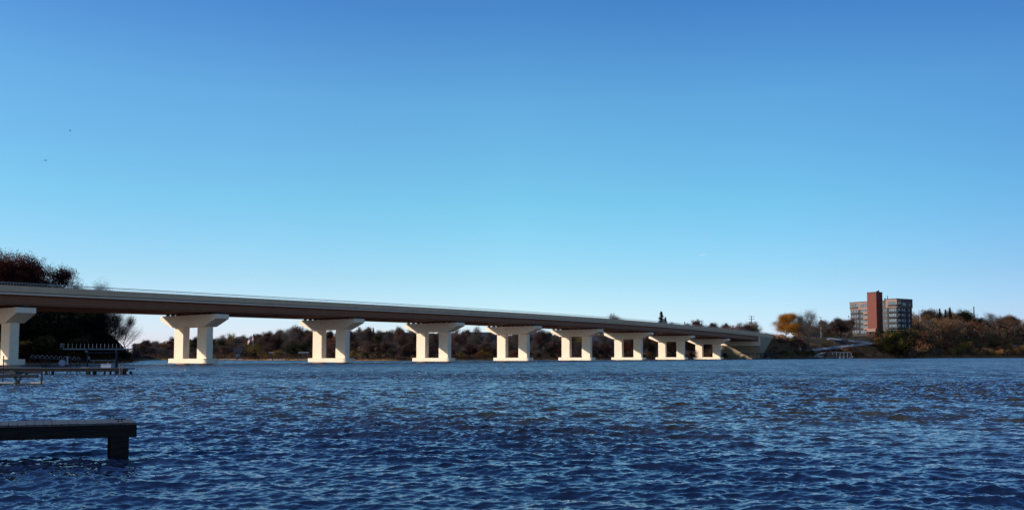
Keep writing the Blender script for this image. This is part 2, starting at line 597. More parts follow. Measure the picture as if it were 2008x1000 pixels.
def water_mat():
    m, n, l, b = new_mat('lake_water')
    tc = n.new('ShaderNodeTexCoord')
    ge = n.new('ShaderNodeNewGeometry')
    pos = ge.outputs['Position']

    def vm(op, a_, b_=None, s_=None):
        x = n.new('ShaderNodeVectorMath'); x.operation = op
        for i, q in enumerate((a_, b_)):
            if q is None: continue
            if hasattr(q, 'links'): l.new(q, x.inputs[i])
            else: x.inputs[i].default_value = q
        if s_ is not None:
            if hasattr(s_, 'links'): l.new(s_, x.inputs['Scale'])
            else: x.inputs['Scale'].default_value = s_
        return x.outputs[0] if op not in ('LENGTH', 'DOT_PRODUCT') else x.outputs['Value']

    def noise(scale, stretch, detail, rough, rot=0.0):
        mp = n.new('ShaderNodeMapping')
        mp.inputs['Scale'].default_value = stretch
        mp.inputs['Rotation'].default_value = (0, 0, rot)
        l.new(pos, mp.inputs[0])
        x = n.new('ShaderNodeTexNoise')
        x.inputs['Scale'].default_value = scale
        x.inputs['Detail'].default_value = detail
        x.inputs['Roughness'].default_value = rough
        l.new(mp.outputs[0], x.inputs['Vector'])
        return x
    # distance from the near shore: fine ripples near, all the waves as slopes far away
    sx = n.new('ShaderNodeSeparateXYZ'); l.new(pos, sx.inputs[0])
    far = n.new('ShaderNodeMapRange'); far.interpolation_type = 'SMOOTHSTEP'
    far.inputs['From Min'].default_value = 25; far.inputs['From Max'].default_value = 115
    l.new(sx.outputs['Y'], far.inputs['Value'])
    # wind patches
    wp = noise(1.0, (0.004, 0.022, 1), 4, 0.55, 0.05)
    wpr = n.new('ShaderNodeMapRange')
    wpr.inputs['From Min'].default_value = 0.3; wpr.inputs['From Max'].default_value = 0.7
    wpr.inputs['To Min'].default_value = 0.72; wpr.inputs['To Max'].default_value = 1.3
    l.new(wp.outputs['Fac'], wpr.inputs['Value'])
    fine = noise(9.0, (0.8, 1.3, 1), 3, 0.6, 0.1)
    big = noise(1.0, (0.45, 1.3, 1), 5, 0.72, -0.08)
    huge = noise(0.16, (0.35, 1.2, 1), 4, 0.7, 0.06)
    c_f = vm('SUBTRACT', fine.outputs['Color'], (0.5, 0.5, 0.5))
    c_b = vm('SUBTRACT', big.outputs['Color'], (0.5, 0.5, 0.5))
    c_h = vm('SUBTRACT', huge.outputs['Color'], (0.5, 0.5, 0.5))
    s_f = vm('SCALE', c_f, s_=0.36)
    grain = noise(1.0, (0.7, 0.05, 1), 4, 0.7, 0.02)
    c_g = vm('SUBTRACT', grain.outputs['Color'], (0.5, 0.5, 0.5))
    # near: ripples as they are
    sum_b = vm('ADD', vm('ADD', vm('SCALE', c_b, s_=1.5), vm('SCALE', c_h, s_=0.8)), vm('SCALE', c_g, s_=1.3))
    sb = n.new('ShaderNodeSeparateXYZ'); l.new(sum_b, sb.inputs[0])
    # far: of each wave only the side turned to the near shore is seen
    ab = n.new('ShaderNodeMath'); ab.operation = 'ABSOLUTE'; l.new(sb.outputs['Y'], ab.inputs[0])
    ad = n.new('ShaderNodeMath'); ad.operation = 'MULTIPLY_ADD'; l.new(ab.outputs[0], ad.inputs[0]); ad.inputs[1].default_value = -1.1; ad.inputs[2].default_value = -0.07
    cb = n.new('ShaderNodeCombineXYZ')
    mx_ = n.new('ShaderNodeMath'); mx_.operation = 'MULTIPLY'; mx_.inputs[1].default_value = 0.6; l.new(sb.outputs['X'], mx_.inputs[0])
    l.new(mx_.outputs[0], cb.inputs['X']); l.new(ad.outputs[0], cb.inputs['Y'])
    s_b = vm('SCALE', vm('SCALE', cb.outputs[0], s_=wpr.outputs[0]), s_=far.outputs[0])
    tot = vm('ADD', s_f, s_b)
    flat = vm('MULTIPLY', tot, (1, 1, 0))
    nn = vm('NORMALIZE', vm('ADD', ge.outputs['Normal'], flat))
    # body of the water: navy, turning murky olive-brown away from the near shore and to the right
    mk = noise(1.0, (0.03, 0.03, 1), 5, 0.6, 0.2)
    e1 = n.new('ShaderNodeMath'); e1.operation = 'MULTIPLY_ADD'; l.new(sx.outputs['X'], e1.inputs[0]); e1.inputs[1].default_value = 0.35; l.new(sx.outputs['Y'], e1.inputs[2])
    e2 = n.new('ShaderNodeMath'); e2.operation = 'MULTIPLY_ADD'; l.new(mk.outputs['Fac'], e2.inputs[0]); e2.inputs[1].default_value = 8.0; l.new(e1.outputs[0], e2.inputs[2])
    e3 = n.new('ShaderNodeMapRange'); e3.interpolation_type = 'SMOOTHSTEP'
    e3.inputs['From Min'].default_value = 19; e3.inputs['From Max'].default_value = 36
    l.new(e2.outputs[0], e3.inputs['Value'])
    cm_ = n.new('ShaderNodeMix'); cm_.data_type = 'RGBA'
    cm_.inputs['A'].default_value = (0.008, 0.014, 0.036, 1)
    cm_.inputs['B'].default_value = (0.036, 0.033, 0.023, 1)
    l.new(e3.outputs[0], cm_.inputs['Factor'])
    n.remove(b)
    df = n.new('ShaderNodeBsdfDiffuse'); l.new(cm_.outputs['Result'], df.inputs['Color'])
    gl = n.new('ShaderNodeBsdfGlossy'); gl.inputs['Color'].default_value = (1.0, 0.93, 0.98, 1); gl.inputs['Roughness'].default_value = 0.05
    l.new(nn, gl.inputs['Normal'])
    fr = n.new('ShaderNodeFresnel'); fr.inputs['IOR'].default_value = 1.39; l.new(nn, fr.inputs['Normal'])
    ms = n.new('ShaderNodeMixShader')
    l.new(fr.outputs[0], ms.inputs[0]); l.new(df.outputs[0], ms.inputs[1]); l.new(gl.outputs[0], ms.inputs[2])
    l.new(ms.outputs[0], n['Material Output'].inputs['Surface'])
    return m


M['water'] = water_mat()
o = bpy.data.objects.new('water', np_mesh('water', wv, wf, M['water']))
col.objects.link(o)
o.data.polygons.foreach_set('use_smooth', np.ones(len(wf), dtype=bool))
tag(o, 'wind-rippled dark blue lake water', kind='structure')

# ------------------------------------------------------------------ bridge
PHI = math.atan(1230 / F)
D = Vector((math.sin(PHI), math.cos(PHI), 0))       # along the bridge
T = Vector((math.cos(PHI), -math.sin(PHI), 0))      # across it, towards the camera side
LS = 50.04
C0 = Vector((-89.2, 235.64, 0))
NT = [-4, -1.1, -0.54, 0.37, 1.63, 3.0, 4.2, 5.96, 7.0, 7.81, 8.48, 9.5]
PT = [16.2, 17.41, 17.68, 18.13, 18.68, 19.25, 19.32, 18.62, 17.9, 17.2, 16.45, 15.3]
CN = [-4, -1, 0, 1, 2, 3, 4, 5, 6, 7, 8, 9.5]
CT = [11.6, 12.82, 13.25, 13.72, 14.13, 14.45, 14.42, 13.95, 13.2, 12.38, 11.6, 10.6]


def cubic(xs, ys):
    """smooth curve: least-squares polynomial"""
    c = np.polyfit(xs, ys, 5)
    return lambda n: float(np.polyval(c, n))


ptop = cubic(NT, PT)
captop = cubic(CN, CT)


def pbot(n): return ptop(n) - (1.95 + 0.05 * max(0, n))
def gbot(n): return captop(n) + 0.5


def bp(n, off, z):
    p = C0 + D * (n * LS) + T * off
    return (p.x, p.y, z)


def sweep(mb, sec, n0, n1, step=0.125):
    """sec(n) -> closed outline [(off,z)...] swept along the bridge"""
    ns = []
    n = n0
    while n < n1 - 1e-6:
        ns.append(n); n += step
    ns.append(n1)
    rings = [[bp(n, o, z) for o, z in sec(n)] for n in ns]
    k = len(rings[0])
    vs = [p for r in rings for p in r]
    fs = []
    for i in range(len(rings) - 1):
        for j in range(k):
            fs.append((i * k + j, i * k + (j + 1) % k, (i + 1) * k + (j + 1) % k, (i + 1) * k + j))
    fs.append(tuple(range(k)))
    fs.append(tuple(range((len(rings) - 1) * k, len(rings) * k)))
    mb.add(vs, fs)
    return mb


bridge = thing('bridge', 'long cream concrete and brown girder bridge crossing the lake on T-shaped piers', 'bridge')
HW = 14.4
N0, N1 = -4.0, 8.49
deck = MB()
sweep(deck, lambda n: [(-HW + 0.02, pbot(n)), (HW - 0.02, pbot(n)), (HW - 0.02, pbot(n) + 0.42), (-HW + 0.02, pbot(n) + 0.42)], N0, N1)
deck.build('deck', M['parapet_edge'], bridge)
rd = MB()
sweep(rd, lambda n: [(-HW + 0.5, pbot(n) + 0.424), (HW - 0.5, pbot(n) + 0.424), (HW - 0.5, pbot(n) + 0.47), (-HW + 0.5, pbot(n) + 0.47)], N0, N1)
rd.build('road_surface', M['asphalt'], bridge)
for sgn in (1, -1):
    pm = MB()
    sweep(pm, lambda n: [(sgn * HW, pbot(n) + 0.60), (sgn * (HW - 0.05), pbot(n) + 0.60), (sgn * (HW - 0.42), pbot(n) + 0.425),
                         (sgn * (HW - 0.42), ptop(n)), (sgn * HW, ptop(n))], N0, N1)
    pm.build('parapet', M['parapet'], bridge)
    gm = MB()
    sweep(gm, lambda n: [(sgn * (HW - 0.10), pbot(n) + 0.43), (sgn * (HW - 0.3), pbot(n) + 0.43),
                         (sgn * (HW - 0.3), pbot(n) + 0.595), (sgn * (HW - 0.10), pbot(n) + 0.595)], N0, N1)
    gm.build('groove', M['groove'], bridge)
    rm = MB()
    sweep(rm, lambda n: [(sgn * (HW - 0.16), ptop(n) + 0.58), (sgn * (HW - 0.26), ptop(n) + 0.58),
                         (sgn * (HW - 0.26), ptop(n) + 0.72), (sgn * (HW - 0.16), ptop(n) + 0.72)], N0, N1)
    sweep(rm, lambda n: [(sgn * (HW - 0.18), ptop(n) + 0.32), (sgn * (HW - 0.23), ptop(n) + 0.32),
                         (sgn * (HW - 0.23), ptop(n) + 0.37), (sgn * (HW - 0.18), ptop(n) + 0.37)], N0, N1)
    n = N0 + 0.02
    while n < N1:
        rm.tube(bp(n, sgn * (HW - 0.21), ptop(n) - 0.01), bp(n, sgn * (HW - 0.21), ptop(n) + 0.6), 0.02, n=4)
        n += 0.012
    rm.build('railing', M['rail'], bridge)
NG = 11
GOFF = [-13.0 + 26.0 * i / (NG - 1) for i in range(NG)]
for g0 in GOFF:
    gm = MB()

    def gsec(n, g0=g0):
        lo, hi = gbot(n), pbot(n) - 0.004
        return [(g0 - 0.42, lo), (g0 + 0.42, lo), (g0 + 0.42, lo + 0.16), (g0 + 0.12, lo + 0.42), (g0 + 0.10, hi - 0.25), (g0 + 0.4, hi - 0.12), (g0 + 0.4, hi),
                (g0 - 0.4, hi), (g0 - 0.4, hi - 0.12), (g0 - 0.10, hi - 0.25), (g0 - 0.12, lo + 0.42), (g0 - 0.42, lo + 0.16)]
    sweep(gm, gsec, N0, 7.965, 0.125)
    gm.build('girder', M['brown'], bridge)

ang = math.atan2(-T.y, -T.x)   # local +x = towards the far side
for n in range(-1, 8):
    # local frame: x across (positive to camera side), y along
    pr = empty('pier', bp(n, 0, 0), math.atan2(T.y, T.x), bridge)
    ct = captop(n)
    sl = (captop(n + 0.5) - captop(n - 0.5)) / LS
    cm = MB()
    th = 2.1
    h0, h1 = ct - 1.22, ct - 3.3
    out = [(-13.4, ct), (-13.4, h0), (-7.9, h1), (7.9, h1), (13.4, h0), (13.4, ct)]
    cm.prism(out, -th, th)
    cap = cm.build('pier_cap', M['cream'], pr, bevel=0.06)
    for s in (-1, 1):
        c = MB()
        x0, x1 = sorted((s * 3.4, s * 7.85))
        c.span(x0, x1, -1.0, 1.0, 1.2, h1 - 0.003)
        c.build('column', M['cream'], pr, bevel=0.05)
    ft = MB()
    # footing: long block with rounded ends
    pts = []
    for (cx, cy, a0) in ((8.2, 1.0, 0), (-8.2, 1.0, 90), (-8.2, -1.0, 180), (8.2, -1.0, 270)):
        for k in range(7):
            t = R(a0 + 15 * k)
            pts.append((cx + 1.25 * math.cos(t), cy + 1.25 * math.sin(t)))
    k = len(pts)
    ft.add([(x, y, -1.5) for x, y in pts] + [(x, y, 1.25) for x, y in pts],
           [tuple(range(k)), tuple(range(2 * k - 1, k - 1, -1))] + [(i, (i + 1) % k, k + (i + 1) % k, k + i) for i in range(k)])
    ft.build('footing', M['cream'], pr, bevel=0.04)
    for g0 in GOFF:
        bm_ = MB()
        bm_.span(g0 - 0.5, g0 + 0.5, -0.5, 0.5, ct + 0.003, ct + 0.22)
        bm_.span(g0 - 0.35, g0 + 0.35, -0.35, 0.35, ct + 0.22, gbot(n) + 0.02)
        bm_.build('bearing', M['bearing'], pr)

ab = empty('abutment', bp(8.0, 0, 0), math.atan2(T.y, T.x), bridge)
st = captop(8.0)
m_ = MB()
m_.span(-14.2, 14.2, 0.0, 3.0, -1.0, st - 3.0)
m_.build('wall', M['abut'], ab)
m_ = MB()
m_.span(-14.2, 13.6, -1.3, 3.0, st - 2.9, st)
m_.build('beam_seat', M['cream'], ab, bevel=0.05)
m_ = MB()
m_.span(-13.2, 13.2, 0.2, 0.8, st + 0.003, pbot(8.0) - 0.006)
m_.build('backwall', M['abut'], ab)
m_ = MB()
m_.span(13.2, 14.35, -1.45, 0.2, st - 3.05, pbot(8) - 0.01)
m_.build('pilaster', M['parapet_edge'], ab, bevel=0.04)
for sgn in (1, -1):
    m_ = MB()
    y1 = 0.48 * LS
    m_.add([(sgn * x, y, z) for x in (13.75, 14.3) for (y, z) in ((0.25, -1.0), (0.14 * LS, 2.0), (y1, pbot(8.48) - 1.5), (y1, pbot(8.48) - 0.01), (0.25, pbot(8) - 0.01))],
           [(0, 1, 2, 3, 4), (5, 6, 7, 8, 9), (0, 1, 6, 5), (1, 2, 7, 6), (2, 3, 8, 7), (3, 4, 9, 8), (4, 0, 5, 9)])
    m_.build('wing_wall', M['abut'], ab)
# embankment behind the abutment
em = MB()
vs = []; fs = []
nn_ = [8.47, 8.55, 8.8, 9.2, 9.6]
offs_ = [-30, -22, -13.5, 13.5, 19, 25]
for n in nn_:
    hz = (pbot(min(n, 9.2)) + 0.40) * (1 if n < 9.3 else .8)
    for o_, k_ in zip(offs_, (0.0, 0.5, 1.0, 1.0, 0.5, 0.0)):
        vs.append(bp(n, o_, max(-1.0, hz * k_ - 0.3)))
for i in range(len(nn_) - 1):
    for j in range(5):
        fs.append((i * 6 + j, i * 6 + j + 1, (i + 1) * 6 + j + 1, (i + 1) * 6 + j))
# nose of the bank running down to the water beside the wing wall
k0 = len(vs)
vs += [bp(8.14, 14.32, 0.3), bp(8.2, 17, -0.6), bp(8.3, 21, -1.0), bp(8.47, 13.5, pbot(8.47) - 1.2)]
fs += [(k0, k0 + 1, 4, k0 + 3), (k0 + 1, k0 + 2, 5, 4)]
em.add(vs, fs)
tag(em.build('embankment', M['land']), 'brown grassy embankment carrying the road beyond the bridge abutment', kind='structure')


# ------------------------------------------------------------------ trees
def skeleton(seed, H=12.0, trunk=0.3, spread=0.5, n1=6, n2=4, n3=3, up=0.6, lean=0.0):
    """limbs as (p0, p1, r0, r1) and the list of twig tips"""
    g = random.Random(seed)
    segs = []; tips = []
    p = Vector((0, 0, -0.3)); r = H * 0.018
    top = Vector((lean * H * trunk, 0, H * trunk))
    segs.append((p, top, r * 1.25, r))
    # leader goes on, zig-zagging
    pts = [top]
    q = top.copy()
    nl = 5
    for i in range(nl):
        q = q + Vector((g.uniform(-.05, .05) * H, g.uniform(-.05, .05) * H, H * (1 - trunk) * 0.8 / nl))
        rr = r * (1 - (i + 1) / (nl + 1))
        segs.append((pts[-1], q, r * (1 - i / (nl + 1)), rr))
        pts.append(q)
    tips.append(q)

    def child(base, dirn, length, rad, lev):
        a = base
        d_ = dirn.normalized()
        k = 3
        mids = [a]
        for i in range(k):
            d_ = (d_ + Vector((g.uniform(-.25, .25), g.uniform(-.25, .25), g.uniform(-.1, .3) * up))).normalized()
            b_ = a + d_ * (length / k)
            segs.append((a, b_, rad * (1 - i / (k + .6)), rad * (1 - (i + 1) / (k + .6))))
            a = b_
            mids.append(a)
        tips.append(a)
        if lev < 2:
            for i in range(n2 if lev == 0 else n3):
                base2 = mids[1 + i % k]
                dd = (d_ + Vector((g.uniform(-1, 1), g.uniform(-1, 1), g.uniform(-.4, .8)))).normalized()
                child(base2, dd, length * g.uniform(.45, .65), rad * .5, lev + 1)
    for i in range(n1 * 2):
        j = g.uniform(0, 1)
        kf = j * (len(pts) - 1)
        ii = min(int(kf), len(pts) - 2)
        base = pts[ii].lerp(pts[ii + 1], kf - ii)
        az = i * 2.4 + g.uniform(-.4, .4)
        le = H * spread * (0.95 - 0.55 * j) * g.uniform(.7, 1.1)
        child(base, Vector((math.cos(az), math.sin(az), 0.35 + up * 0.6 * (0.5 + j))), le, r * (0.6 - 0.35 * j), 0)
    return segs, tips


def limb_mesh(name, segs, mat, minr=0.0):
    mb = MB()
    for a, b_, r0, r1 in segs:
        mb.tube(a, b_, max(r0, minr), max(r1, minr), 5 if r0 > 0.08 else 3)
    me = bpy.data.meshes.new(name)
    me.from_pydata(mb.v, [], mb.f)
    me.materials.append(mat)
    return me


def quads(centers, size, g, flat=0.0, aspect=1.0):
    N = len(centers)
    a = g.normal(size=(N, 3)); a /= np.linalg.norm(a, axis=1)[:, None]
    b_ = g.normal(size=(N, 3))
    b_ -= (b_ * a).sum(1)[:, None] * a
    b_ /= np.linalg.norm(b_, axis=1)[:, None]
    s = size * g.uniform(.6, 1.3, size=(N, 1))
    a = a * s * 0.5 * aspect; b_ = b_ * s * 0.5
    v = np.stack([centers - a, centers - b_ * .8, centers + a, centers + b_ * .8], 1).reshape(-1, 3)
    f = np.arange(N * 4).reshape(N, 4)
    return v, f


def leaf_mesh(name, tips, seed, per, sig, size, mat, floor=None):
    g = np.random.default_rng(seed)
    t = np.array([tuple(p) for p in tips])
    w = g.uniform(.3, 1.6, size=len(t))
    cnt = (per * w).astype(int)
    c = np.repeat(t, cnt, axis=0)
    sg = np.repeat(g.uniform(.6, 1.4, size=len(t)) * sig, cnt)[:, None]
    c = c + g.normal(size=c.shape) * sg * np.array([1, 1, .75])
    if floor is not None:
        c = c[c[:, 2] > floor]
    v, f = quads(c, size, g)
    return np_mesh(name, v, f, mat)


def twig_mesh(name, tips, segs, seed, per, length, width, mat, droop=0.0):
    """slender twigs fanning out from the limb ends"""
    g = np.random.default_rng(seed)
    t = np.array([tuple(p) for p in tips])
    ctr = t.mean(0)
    c = np.repeat(t, per, axis=0)
    out = c - ctr * np.array([1, 1, .6])
    out /= np.linalg.norm(out, axis=1)[:, None] + 1e-6
    d_ = out * 0.5 + g.normal(size=c.shape) * 0.6 + np.array([0, 0, .3 - droop])
    d_ /= np.linalg.norm(d_, axis=1)[:, None]
    L_ = length * g.uniform(.4, 1.3, size=(len(c), 1))
    base = c + g.normal(size=c.shape) * length * .55
    side = np.cross(d_, g.normal(size=c.shape)); side /= np.linalg.norm(side, axis=1)[:, None]
    v = np.stack([base - side * width / 2, base + side * width / 2, base + d_ * L_], 1).reshape(-1, 3)
    f = np.arange(len(v)).reshape(-1, 3)
    return np_mesh(name, v, f, mat)


def conifer_mesh(name, seed, H, mat, wide=0.22):
    g = np.random.default_rng(seed)
    cs = []; fs = []
    v = []
    z = H * 0.1
    while z < H * 0.985:
        fr = 1 - z / H
        rad = H * wide * (fr ** .85) + .12
        nb = int(7 + 12 * fr)
        for i in range(nb):
            az = g.uniform(0, 2 * math.pi)
            rr = rad * g.uniform(.55, 1.12)
            # each bough: a fan of drooping sprays
            for k in range(5):
                q = (k + 1) / 5
                px_, py_ = math.cos(az) * rr * q, math.sin(az) * rr * q
                pz = z - rr * .18 * q + .12 * q * q * rr
                w = .10 * rr + .16
                tx, ty = -math.sin(az), math.cos(az)
                sw = g.uniform(.6, 1.2)
                v += [(px_ - tx * w * sw, py_ - ty * w * sw, pz - .25 * w), (px_ + math.cos(az) * rr * .25, py_ + math.sin(az) * rr * .25, pz + .08),
                      (px_ + tx * w * sw, py_ + ty * w * sw, pz - .3 * w), (px_ * .8, py_ * .8, pz - .35 * w - .12)]
        z += H * (0.016 + 0.016 * fr)
    v = np.array(v)
    v[:, :2] += g.normal(size=(len(v), 2)) * .05
    f = np.arange(len(v)).reshape(-1, 4)
    return np_mesh(name, v, f, mat)


PROTO = {}


def proto(kind, trunk_me, crown_me, H):
    a_ = np.empty(len(crown_me.vertices) * 3, np.float32)
    crown_me.vertices.foreach_get('co', a_)
    PROTO.setdefault(kind, []).append((trunk_me, crown_me, float(np.percentile(a_[2::3], 99.3))))


for s in range(5):
    sg, tp = skeleton(100 + s, 12, 0.10 + 0.04 * (s % 3), 0.42 + .04 * (s % 2), 8, 4, 3, 0.9)
    proto('bare', limb_mesh('trunk', sg, M['bark']), twig_mesh('crown', tp, sg, s, 26, 1.15, .045, M['twig_grey']), 12.2)
    proto('dusky', limb_mesh('trunk', sg, M['bark']), twig_mesh('crown', tp, sg, s + 50, 46, 1.1, .075, M['twig_purple']), 12.0)
for s in range(4):
    sg, tp = skeleton(200 + s, 11, 0.08, 0.42, 7, 4, 3, 0.7)
    proto('leafy', limb_mesh('trunk', sg, M['bark']), leaf_mesh('crown', tp, s, 26, .62, .26, M['leaf_russet'], 0.8), 11.4)
for s in range(3):
    sg, tp = skeleton(300 + s, 5, 0.1, 0.62, 6, 4, 2, 0.55)
    proto('shrub', limb_mesh('stem', sg, M['bark']), leaf_mesh('foliage', tp, s, 24, .40, .2, M['leaf_ochre'], 0.1), 5.0)
for s in range(2):
    tm = MB(); tm.tube((0, 0, -.3), (0, 0, 11.6), .2, .03, 6)
    me = bpy.data.meshes.new('trunk'); me.from_pydata(tm.v, [], tm.f); me.materials.append(M['bark_dark'])
    proto('conifer', me, conifer_mesh('crown', s, 12, M['needle'], .2 + .06 * s), 12.0)
# big dark trees of the left point, finer leaves
for s in range(3):
    sg, tp = skeleton(400 + s, 24, 0.18, 0.45, 8, 5, 4, 0.8)
    tk = limb_mesh('trunk', sg, M['bark_dark'])
    proto('bigred', tk, leaf_mesh('crown', tp, s, 85, .9, .28, M['leaf_red'], 3), 25.0)
    proto('bigdark', tk, leaf_mesh('crown', tp, s + 9, 40, 1.3, .5, M['leaf_shade'], 1), 25.0)
    sg2, tp2 = skeleton(430 + s, 22, 0.16, 0.46, 7, 5, 4, 1.0)
    proto('bigbare', limb_mesh('trunk', sg2, M['bark_dark'], .025), twig_mesh('crown', tp2, sg2, s, 16, 2.2, .055, M['twig_shade']), 22.5)
# the round orange willow
sg, tp = skeleton(500, 13, 0.10, 0.42, 12, 5, 3, 0.4)
proto('willow', limb_mesh('trunk', sg, M['bark']), leaf_mesh('crown', tp, 5, 190, 1.0, .2, M['leaf_orange'], .4), 13.6)


def plant(kind, px, Y, h, label, cat='tree', name=None, group=None, mat=None, wide=1.0, variant=None, base=None, sink=0.0):
    ps = PROTO[kind]
    tm, cm, H = ps[variant % len(ps)] if variant is not None else random.choice(ps)
    X = xat(px, Y)
    z = (ground(X, Y) if base is None else base) - sink
    name = name or {'conifer': 'conifer', 'shrub': 'shrub', 'willow': 'willow_tree'}.get(kind, 'tree')
    root = thing(name, label, cat, (X, Y, z), random.uniform(0, 6.28), group)
    s = h / H
    root.scale = (s * wide, s * wide, s)
    for me in (tm, cm):
        ob = bpy.data.objects.new(me.name.split('.')[0], me)
        col.objects.link(ob)
        ob.parent = root
        if mat and me is cm:
            ob.material_slots[0].link = 'OBJECT'
            ob.material_slots[0].material = M[mat]
    return root


SKYL = [(265, 670), (300, 668), (330, 665), (350, 663), (380, 660), (430, 659), (470, 657), (500, 654), (530, 650), (545, 648), (560, 652),
        (580, 643), (600, 644), (620, 648), (650, 648), (690, 645), (705, 642), (725, 644), (745, 648), (770, 646), (800, 646),
        (830, 649), (860, 652), (880, 648), (905, 648), (925, 650), (945, 654), (970, 654), (1000, 652), (1060, 649), (1100, 654),
        (1200, 646), (1260, 640), (1320, 636), (1345, 634), (1365, 630), (1390, 634), (1410, 635), (1440, 632), (1460, 632), (1480, 634),
        (1487, 650), (1500, 662), (1512, 660), (1560, 630), (1575, 626), (1605, 632), (1625, 634), (1650, 627), (1668, 626),
        (1760, 640), (1784, 616), (1800, 613), (1830, 613), (1845, 611), (1865, 610), (1880, 612), (1900, 616), (1915, 622), (1930, 624),
        (1955, 616), (1980, 622), (2008, 628), (2100, 622), (2400, 620)]
SK = np.array(SKYL, float)
PIERPX = [377, 646, 847, 1004, 1128, 1230, 1313, 1386]
ORD = ['second', 'third', 'fourth', 'fifth', 'sixth', 'seventh', 'eighth', 'ninth']


def place_phrase(px):
    if px < 377: return 'left of the second bridge pier'
    for i in range(len(PIERPX) - 1):
        if px < PIERPX[i + 1]:
            return 'behind the bridge between its %s and %s piers' % (ORD[i], ORD[i + 1])
    if px < 1500: return 'above the far end of the bridge'
    if px < 1680: return 'on the slope left of the apartment block'
    return 'on the bank right of the apartment block'


def skyline_h(px, Y):
    y = np.interp(px, SK[:, 0], SK[:, 1])
    return (HOR - y) * Y / F + CAM


ADJ = {('bare', 0): 'bare grey tree low at the water', ('bare', 1): 'bare grey tree', ('bare', 2): 'tall bare grey tree',
       ('dusky', 0): 'dusky purple-brown tree low at the water', ('dusky', 1): 'dusky purple-brown tree', ('dusky', 2): 'tall dusky purple-brown tree',
       ('leafy', 0): 'low %s tree at the water', ('leafy', 1): 'middling %s tree', ('leafy', 2): 'tall %s tree'}
CLEAR = [(455, 515), (1540, 1700)]
cnt = 0
for row, (inl, step, frac) in enumerate([(10, 30, .62), (32, 27, .92), (62, 24, 1.1)]):
    px = 268 + row * 9
    while px < 1520:
        p = px + random.uniform(-7, 7)
        if 235 < p and not (1484 < p < 1513):
            Y = float(zshore((p - 1004) / F)) + inl + random.uniform(-6, 8)
            if p > 1150 and row == 2:
                Y += 45
            hh = skyline_h(p, Y) - ground(xat(p, Y), Y)
            hh *= frac * random.uniform(.86, 1.03)
            hh = max(3.5, hh)
            kind = random.choices(['bare', 'dusky', 'leafy'], [3, 5, 2.4] if row < 2 else [4, 5, 1.2])[0]
            w = min(1.5, max(.8, 8.5 / hh))
            mat = None; leafc = 'russet'
            if kind == 'leafy':
                leafc, mat = random.choice([('russet', 'leaf_russet'), ('dull olive', 'leaf_olive'), ('dark green', 'leaf_dark'), ('dull olive', 'leaf_olive'), ('dark red', 'leaf_red')])
            lab = ADJ[(kind, row)]
            if '%s' in lab: lab = lab % leafc
            lab = lab + ' ' + place_phrase(p).replace('behind the bridge between its', 'between the bridge')
            plant(kind, p, Y, hh, lab, group=lab, mat=mat, wide=w * 1.25)
            cnt += 1
        px += step * (1.0 if px < 1100 else 0.8)

# right-hand wooded bank
for row, (inl, step, frac) in enumerate([(46, 24, .8), (80, 20, 1.08)]):
    px = 1745 + row * 7
    while px < 2120:
        p = px + random.uniform(-6, 6)
        Y = float(zshore((p - 1004) / F)) + inl * 1.4 + random.uniform(-6, 8)
        hh = max(5, (skyline_h(p, Y) - ground(xat(p, Y), Y)) * frac * random.uniform(.88, 1.02))
        kind = random.choices(['bare', 'dusky', 'leafy'], [3, 4, 3])[0]
        leafc, mat = 'russet', None
        if kind == 'dusky': mat = random.choice([None, 'twig_tan'])
        if kind == 'leafy':
            leafc, mat = random.choice([('russet', 'leaf_russet'), ('rusty orange', 'leaf_ochre'), ('dark red', 'leaf_red')])
        lab = ADJ[(kind, 2 if row else 1)]
        if '%s' in lab: lab = lab % leafc
        lab += ' ' + place_phrase(p)
        plant(kind, p, Y, hh, lab, group=lab, mat=mat, wide=1.35)
        px += step
# shrubs down the right bank
for row, (inl, step, h) in enumerate([(3, 15, 8.5), (16, 15, 9.5), (34, 16, 10), (55, 18, 9)]):
    px = 1712 + row * 5 - (20 if row == 0 else 0)
    while px < 2120:
        p = px + random.uniform(-5, 5)
        if p > 1735 - 8 * row:
            Y = float(zshore((p - 1004) / F)) + inl + random.uniform(-2, 4)
            c, mat = random.choice([('ochre', 'leaf_ochre'), ('olive', 'leaf_olive'), ('russet', 'leaf_russet'), ('russet', 'leaf_russet'), ('pale brown', 'twig_tan'), ('ochre', 'leaf_ochre'), ('pale brown', 'twig_tan')])
            lab = '%s autumn shrub %s right of the apartment block' % (c, ['at the water edge', 'low on the bank', 'halfway up the bank', 'high on the bank'][row])
            plant('shrub', p, Y, h * random.uniform(.7, 1.15) * Y / 850, lab, 'shrub', group=lab, mat=mat, wide=1.25)
        px += step
# shrubs along the middle shore and the slope left of the block
for (pa, pb, step, inl, h) in [(430, 1500, 23, 2.5, 3.6), (1495, 1700, 13, 3, 4.5), (1500, 1562, 13, 15, 6), (1500, 1560, 15, 30, 5.5), (1600, 1700, 24, 22, 3.2), (1690, 1725, 12, 34, 6)]:
    px = pa
    while px < pb:
        p = px + random.uniform(-6, 6)
        Y = float(zshore((p - 1004) / F)) + inl + random.uniform(-1, 3)
        c, mat = random.choice([('ochre', 'leaf_ochre'), ('olive', 'leaf_olive'), ('russet', 'leaf_russet'), ('brown', 'twig_purple'), ('russet', 'leaf_russet')] if p > 1490 else
                               [('olive', 'leaf_olive'), ('dark green', 'leaf_dark'), ('brown', 'twig_purple'), ('dark green', 'leaf_dark'), ('russet', 'leaf_russet')])
        lab = '%s shrub %s' % (c, ('low by the water ' if inl < 5 else 'part way up ') + place_phrase(p))
        plant('shrub', p, Y, h * random.uniform(.6, 1.2), lab, 'shrub', group=lab, mat=mat, wide=1.3)
        px += step * random.uniform(.7, 1.3)

